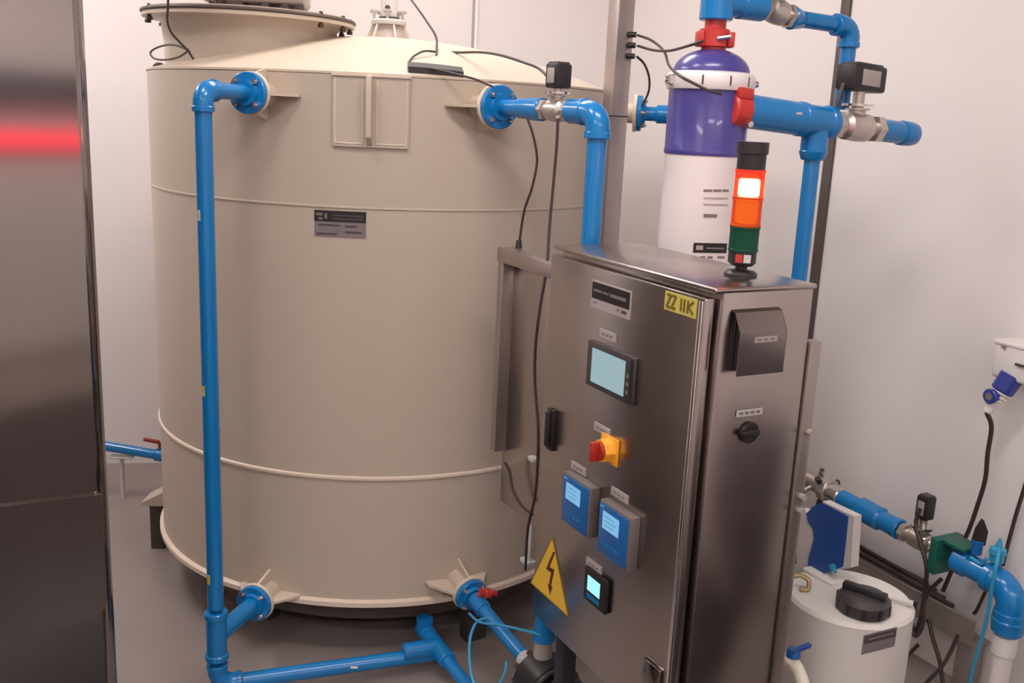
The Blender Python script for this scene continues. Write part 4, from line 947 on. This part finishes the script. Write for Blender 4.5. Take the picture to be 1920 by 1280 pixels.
# metal union at its left end
dw = (w1 - w0).normalized()
t = thing('pipe_union', 'shiny metal pipe union with bolts behind the dosing pump', 'fitting', w0)
b = B(); b.cyl(w0 - dw * 0.05, w0 + dw * .004, 0.033, seg=28, ch=.004); un = obj('sleeve', b, M['chrome'], t)
b = B(); b.cyl(w0 - dw * 0.080, w0 - dw * 0.045, 0.044, seg=8, ch=.004); obj('clamp', b, M['valve'], un)
b = B(); b.cyl(w0 - dw * 0.32, w0 - dw * 0.07, 0.030, seg=24); obj('pipe_end', b, M['valve'], un)
for k in range(6):
    a_, s1, s2 = basis(dw); an = math.radians(60 * k + 15); dd_ = (s1 * math.cos(an) + s2 * math.sin(an)); q = w0 - dw * (0.075 if k % 2 else 0.11) + dd_ * 0.042
    b = B(); b.cyl(q - dd_ * .01, q + dd_ * 0.022, 0.011, seg=8, ch=.002); obj('bolt', b, M['black'] if k % 2 else M['chrome'], un)
tv, hx = ball_valve(w3, w4, 0.030, 'metal valve with small black actuator box by the right wall', act=(0.042, 0.042, 0.075), gap=0.035)
# green flanged butterfly valve
w6 = wall(1778, 1040, OFF); dv_ = (w5 - w3).normalized()
t = thing('butterfly_valve', 'dark green valve body with black hand lever on the thick wall pipe', 'valve', w6)
b = B(); b.box(w6 - dv_ * .012, (0.030, 0.115, 0.115), (dv_, W, Z), .006); obj('valve_plate', b, M['green'], t)
b = B(); b.box(w6 + dv_ * .035 + Z * 0.052, (0.085, 0.08, 0.012), (dv_, W, Z), .003); obj('top_plate', b, M['green'], t)
q = wall(1833, 1020, OFF)
b = B(); b.cyl(q - Z * .03, q + Z * .01, 0.016, seg=16); obj('lever_hub', b, M['ctlblue'], t)
b = B(); b.prism([q + v for v in (V((-.012, 0, 0)), V((.018, -.01, 0)), V((.020, -.01, .045)), V((.008, 0, .075)), V((-.006, 0, .045)))], V((.0, .018, 0))); obj('hand_lever', b, M['inkblack'], t)
x1, x2 = wall(1793, 1046, OFF), wall(1880, 1094, OFF)
dx = (x2 - x1).normalized()
t = thing('drain_pipe', 'thick blue pipe bending down into a white pipe by the right wall', 'pipe', x2)
EX = x1 + dx * ((wall(1902, 1103, OFF) - x1).length)
part_cyl('pipe', x1, EX - dx * .06, 0.035, M['pipe'], t)
part_cyl('coupling', x1 - dx * .004, x1 + dx * .05, 0.041, M['pipe'], t, ch=.010)
elbow(EX, -dx, -Z, 0.041, t, R=0.055)
b = B(); b.cyl(EX - Z * 0.085, EX - Z * 0.135, 0.047, 0.043, seg=32, ch=.006); obj('socket', b, M['pipe'], t)
b = B(); b.cyl(V((EX.x, EX.y, 0)), EX - Z * 0.13, 0.028, seg=28); b.cyl(EX - Z * 0.14, EX - Z * 0.20, 0.033, seg=28, ch=.002); wpz = obj('lower_pipe', b, M['whiteplastic'], t); wpz['label'] = 'white lower pipe'
q = x1 + dx * .06 + Z * .036 - W * .02; b = B(); b.tube([q, q + dx * .035 - Z * .002, q + dx * .05 + Z * .02], 0.006, 8); obj('clip', b, M['tubeblue'], t)
# injection fitting + tube
jf = wall(1868, 1052, OFF); jt = wall(1872, 1008, OFF)
t = thing('injection_fitting', 'small blue injection fitting on top of the thick wall pipe', 'fitting', jf)
b = B(); b.lathe(V((jf.x, jf.y, 0)), Z, [(0, jf.z), (0.020, jf.z), (0.020, jf.z + .022), (0.024, jf.z + .024), (0.022, jf.z + .040), (0.010, jf.z + .046), (0.004, jt.z), (0, jt.z)], 20); obj('nozzle_body', b, M['tubeblue'], t)
cable('supply_tube', [(1874, 1028, 0.18), (1868, 1060, 0.21), (1860, 1100, 0.215), (1852, 1150, 0.21), (1840, 1200, 0.20), (1825, 1250, 0.20), (1815, 1300, 0.20)], 0.0052, 'pale blue supply tube hanging in front of the thick wall pipe', M['tubeblue'], 'tube')
# steel cable tray on the wall
t = thing('cable_tray', 'grey steel cable tray slanting along the lower right wall', 'tray', wall(1720, 1110, .05))
za = wall(1719, 1106, 0.09).z
def tr_(px): return wall(px, 1110, 0.05)
p0 = WP - U * 0.62 - W * 0.05; p1_ = wall(1832, 1165, .09); L1 = (p1_ - (WP - W * .05)).dot(U)
for s0_, s1_, h_ in ((-0.55, L1, 0.085),):
    c = WP - W * 0.05 + U * (s0_ + s1_) / 2
    b = B(); b.box(V((c.x, c.y, za - h_ / 2)) - W * 0.045, (s1_ - s0_, 0.003, h_), DX); b.box(V((c.x, c.y, za - h_)) , (s1_ - s0_, 0.09, 0.003), DX); b.box(V((c.x, c.y, za)) - W * 0.043, (s1_ - s0_, 0.012, 0.004), DX, .001)
    obj('channel', b, M['traysteel'], t)
c = WP - W * 0.06 + U * (L1 - 0.03)
b = B(); b.box(V((c.x, c.y, (za - .08) / 2)), (0.055, 0.05, za - .08), DX, .002); obj('upright', b, M['traysteel'], t)
c = WP - W * 0.05 - U * 0.40
b = B(); b.box(V((c.x, c.y, (za - .08) / 2)), (0.03, 0.05, za - .08), DX, .002); obj('upright', b, M['traysteel'], t)
# bundled cables in and below the tray
for k in range(4):
    o_ = 0.02 + 0.018 * k; c0_ = WP - W * o_ - U * 0.54 + Z * (za + 0.006 + .006 * (k % 2)); c1_ = WP - W * (o_ + .005) + U * (L1 * (.2 + .16 * k)) + Z * (za + 0.004)
    b = B(); b.tube([c0_, (c0_ + c1_) / 2 + Z * (.008 if k % 2 else -.003), c1_], 0.0085, 8, n=6)
    tag(obj('tray_cable', b, M['cable']), 'black cable lying in the steel tray, %s' % ['against the wall', 'second from the wall', 'third from the wall', 'at the open front edge'][k], 'cable', 'cables in the tray')
cable('actuator_cable', [hx - W * .022, hx - W * .03 - Z * .06, (1737, 1060, .20), (1733, 1110, .16), (1728, 1150, .15), (1716, 1185, .14), (1709, 1160, .14), (1717, 1128, .13)], 0.0068, 'black cable dropping from the small actuator box and looping below the tray')
cable('hanging_cable', [(1765, 1085, .14), (1745, 1105, .14), (1732, 1130, .15), (1730, 1170, .15), (1716, 1192, .16), (1704, 1165, .15)], 0.0065, 'black cable looping down below the green valve')
cable('hanging_cable', [(1741, 1160, .13), (1750, 1200, .13), (1762, 1240, .13), (1768, 1285, .14), (1769, 1320, .15)], 0.0065, 'black cable falling straight from the tray towards the floor')
cable('hanging_cable', [(1796, 1190, .12), (1782, 1222, .13), (1765, 1250, .15), (1735, 1282, .18), (1720, 1300, .2)], 0.006, 'black cable crossing down to the left from the tray upright')
cable('floor_cable', [onz(1692, 1200, .008), onz(1712, 1214, .008), onz(1745, 1235, .008), onz(1795, 1258, .008)], 0.0065, 'black cable lying on the floor beside the white drum')
cable('floor_cable', [onz(1690, 1240, .008), onz(1708, 1222, .02), onz(1722, 1208, .05)], 0.006, 'short black cable rising from the floor behind the drum')
cable('hanging_cable', [(1848, 1108, .03), (1832, 1142, .03), (1826, 1150, .03)], 0.005, 'short black cable end visible under the thick wall pipe')
# socket and plug
t = thing('wall_socket', 'white industrial wall socket at the right edge with blue cover', 'socket', wall(1905, 690, .05))
sc = wall(1925, 680, 0.06)
b = B(); b.box(sc, (0.14, 0.11, 0.105), DX, 0.010, 3); bx = obj('socket_box', b, M['whiteplastic'], t)
b = B(); b.box(sc + Z * 0.052, (0.15, 0.118, 0.012), DX, .004); obj('lid', b, M['whiteplastic'], bx)
q = wall(1918, 686, 0.121); b = B(); b.box(q, (0.05, 0.004, 0.007), DX, .001); obj('slot', b, M['inkdim'], bx)
q = wall(1890, 649, 0.10); b = B(); b.box(q + U * .0 - W * .02, (0.012, 0.008, 0.004), DX, .001); obj('screw', b, M['ink'], bx)
pl0 = wall(1893, 712, 0.10); pl1 = wall(1870, 745, 0.12); pld = (pl1 - pl0).normalized()
t = thing('power_plug', 'blue plug with white collar hanging from the wall socket', 'plug', pl1)
b = B(); b.cyl(pl0 - pld * .015, pl0 + pld * .04, 0.034, 0.032, seg=28, ch=.003); obj('shroud', b, M['plugblue'], t)
q = wall(1861, 742, .14); b = B(); b.cyl(q - W * .006 - Z * 0, q - W * .016, 0.022, seg=24, ch=.003); b.cyl(q + W * .02, q - W * .008, 0.020, seg=24); cv = obj('flip_cover', b, M['plugblue'], t)
b = B(); b.cyl(q - W * .015, q - W * .018, 0.011, seg=18); obj('cover_face', b, M['labelgrey'], cv)
a0_ = pl0 + pld * .038
for k in range(3):
    b = B(); b.cyl(a0_ + pld * (.002 + .012 * k), a0_ + pld * (.010 + .012 * k), 0.027 - .002 * k, seg=24, ch=.002); obj('collar_ring', b, M['whiteplastic'], t)
ge = a0_ + pld * .075
b = B(); b.cyl(a0_, ge, 0.022, 0.013, seg=24, ch=.003); obj('cable_gland', b, M['whiteplastic'], t)
cable('plug_cable', [ge, (1859, 800, .12), (1852, 850, .10), (1847, 900, .08), (1832, 950, .06), (1818, 990, .05), (1800, 1030, .04), (1782, 1075, .04), (1768, 1108, .05)], 0.0068, 'black cable hanging from the blue plug down the wall')
cable('wall_cable', [(1935, 860, .03), (1922, 910, .03), (1905, 965, .03), (1890, 1020, .03), (1880, 1060, .03)], 0.006, 'black cable on the wall at the right edge of the view')
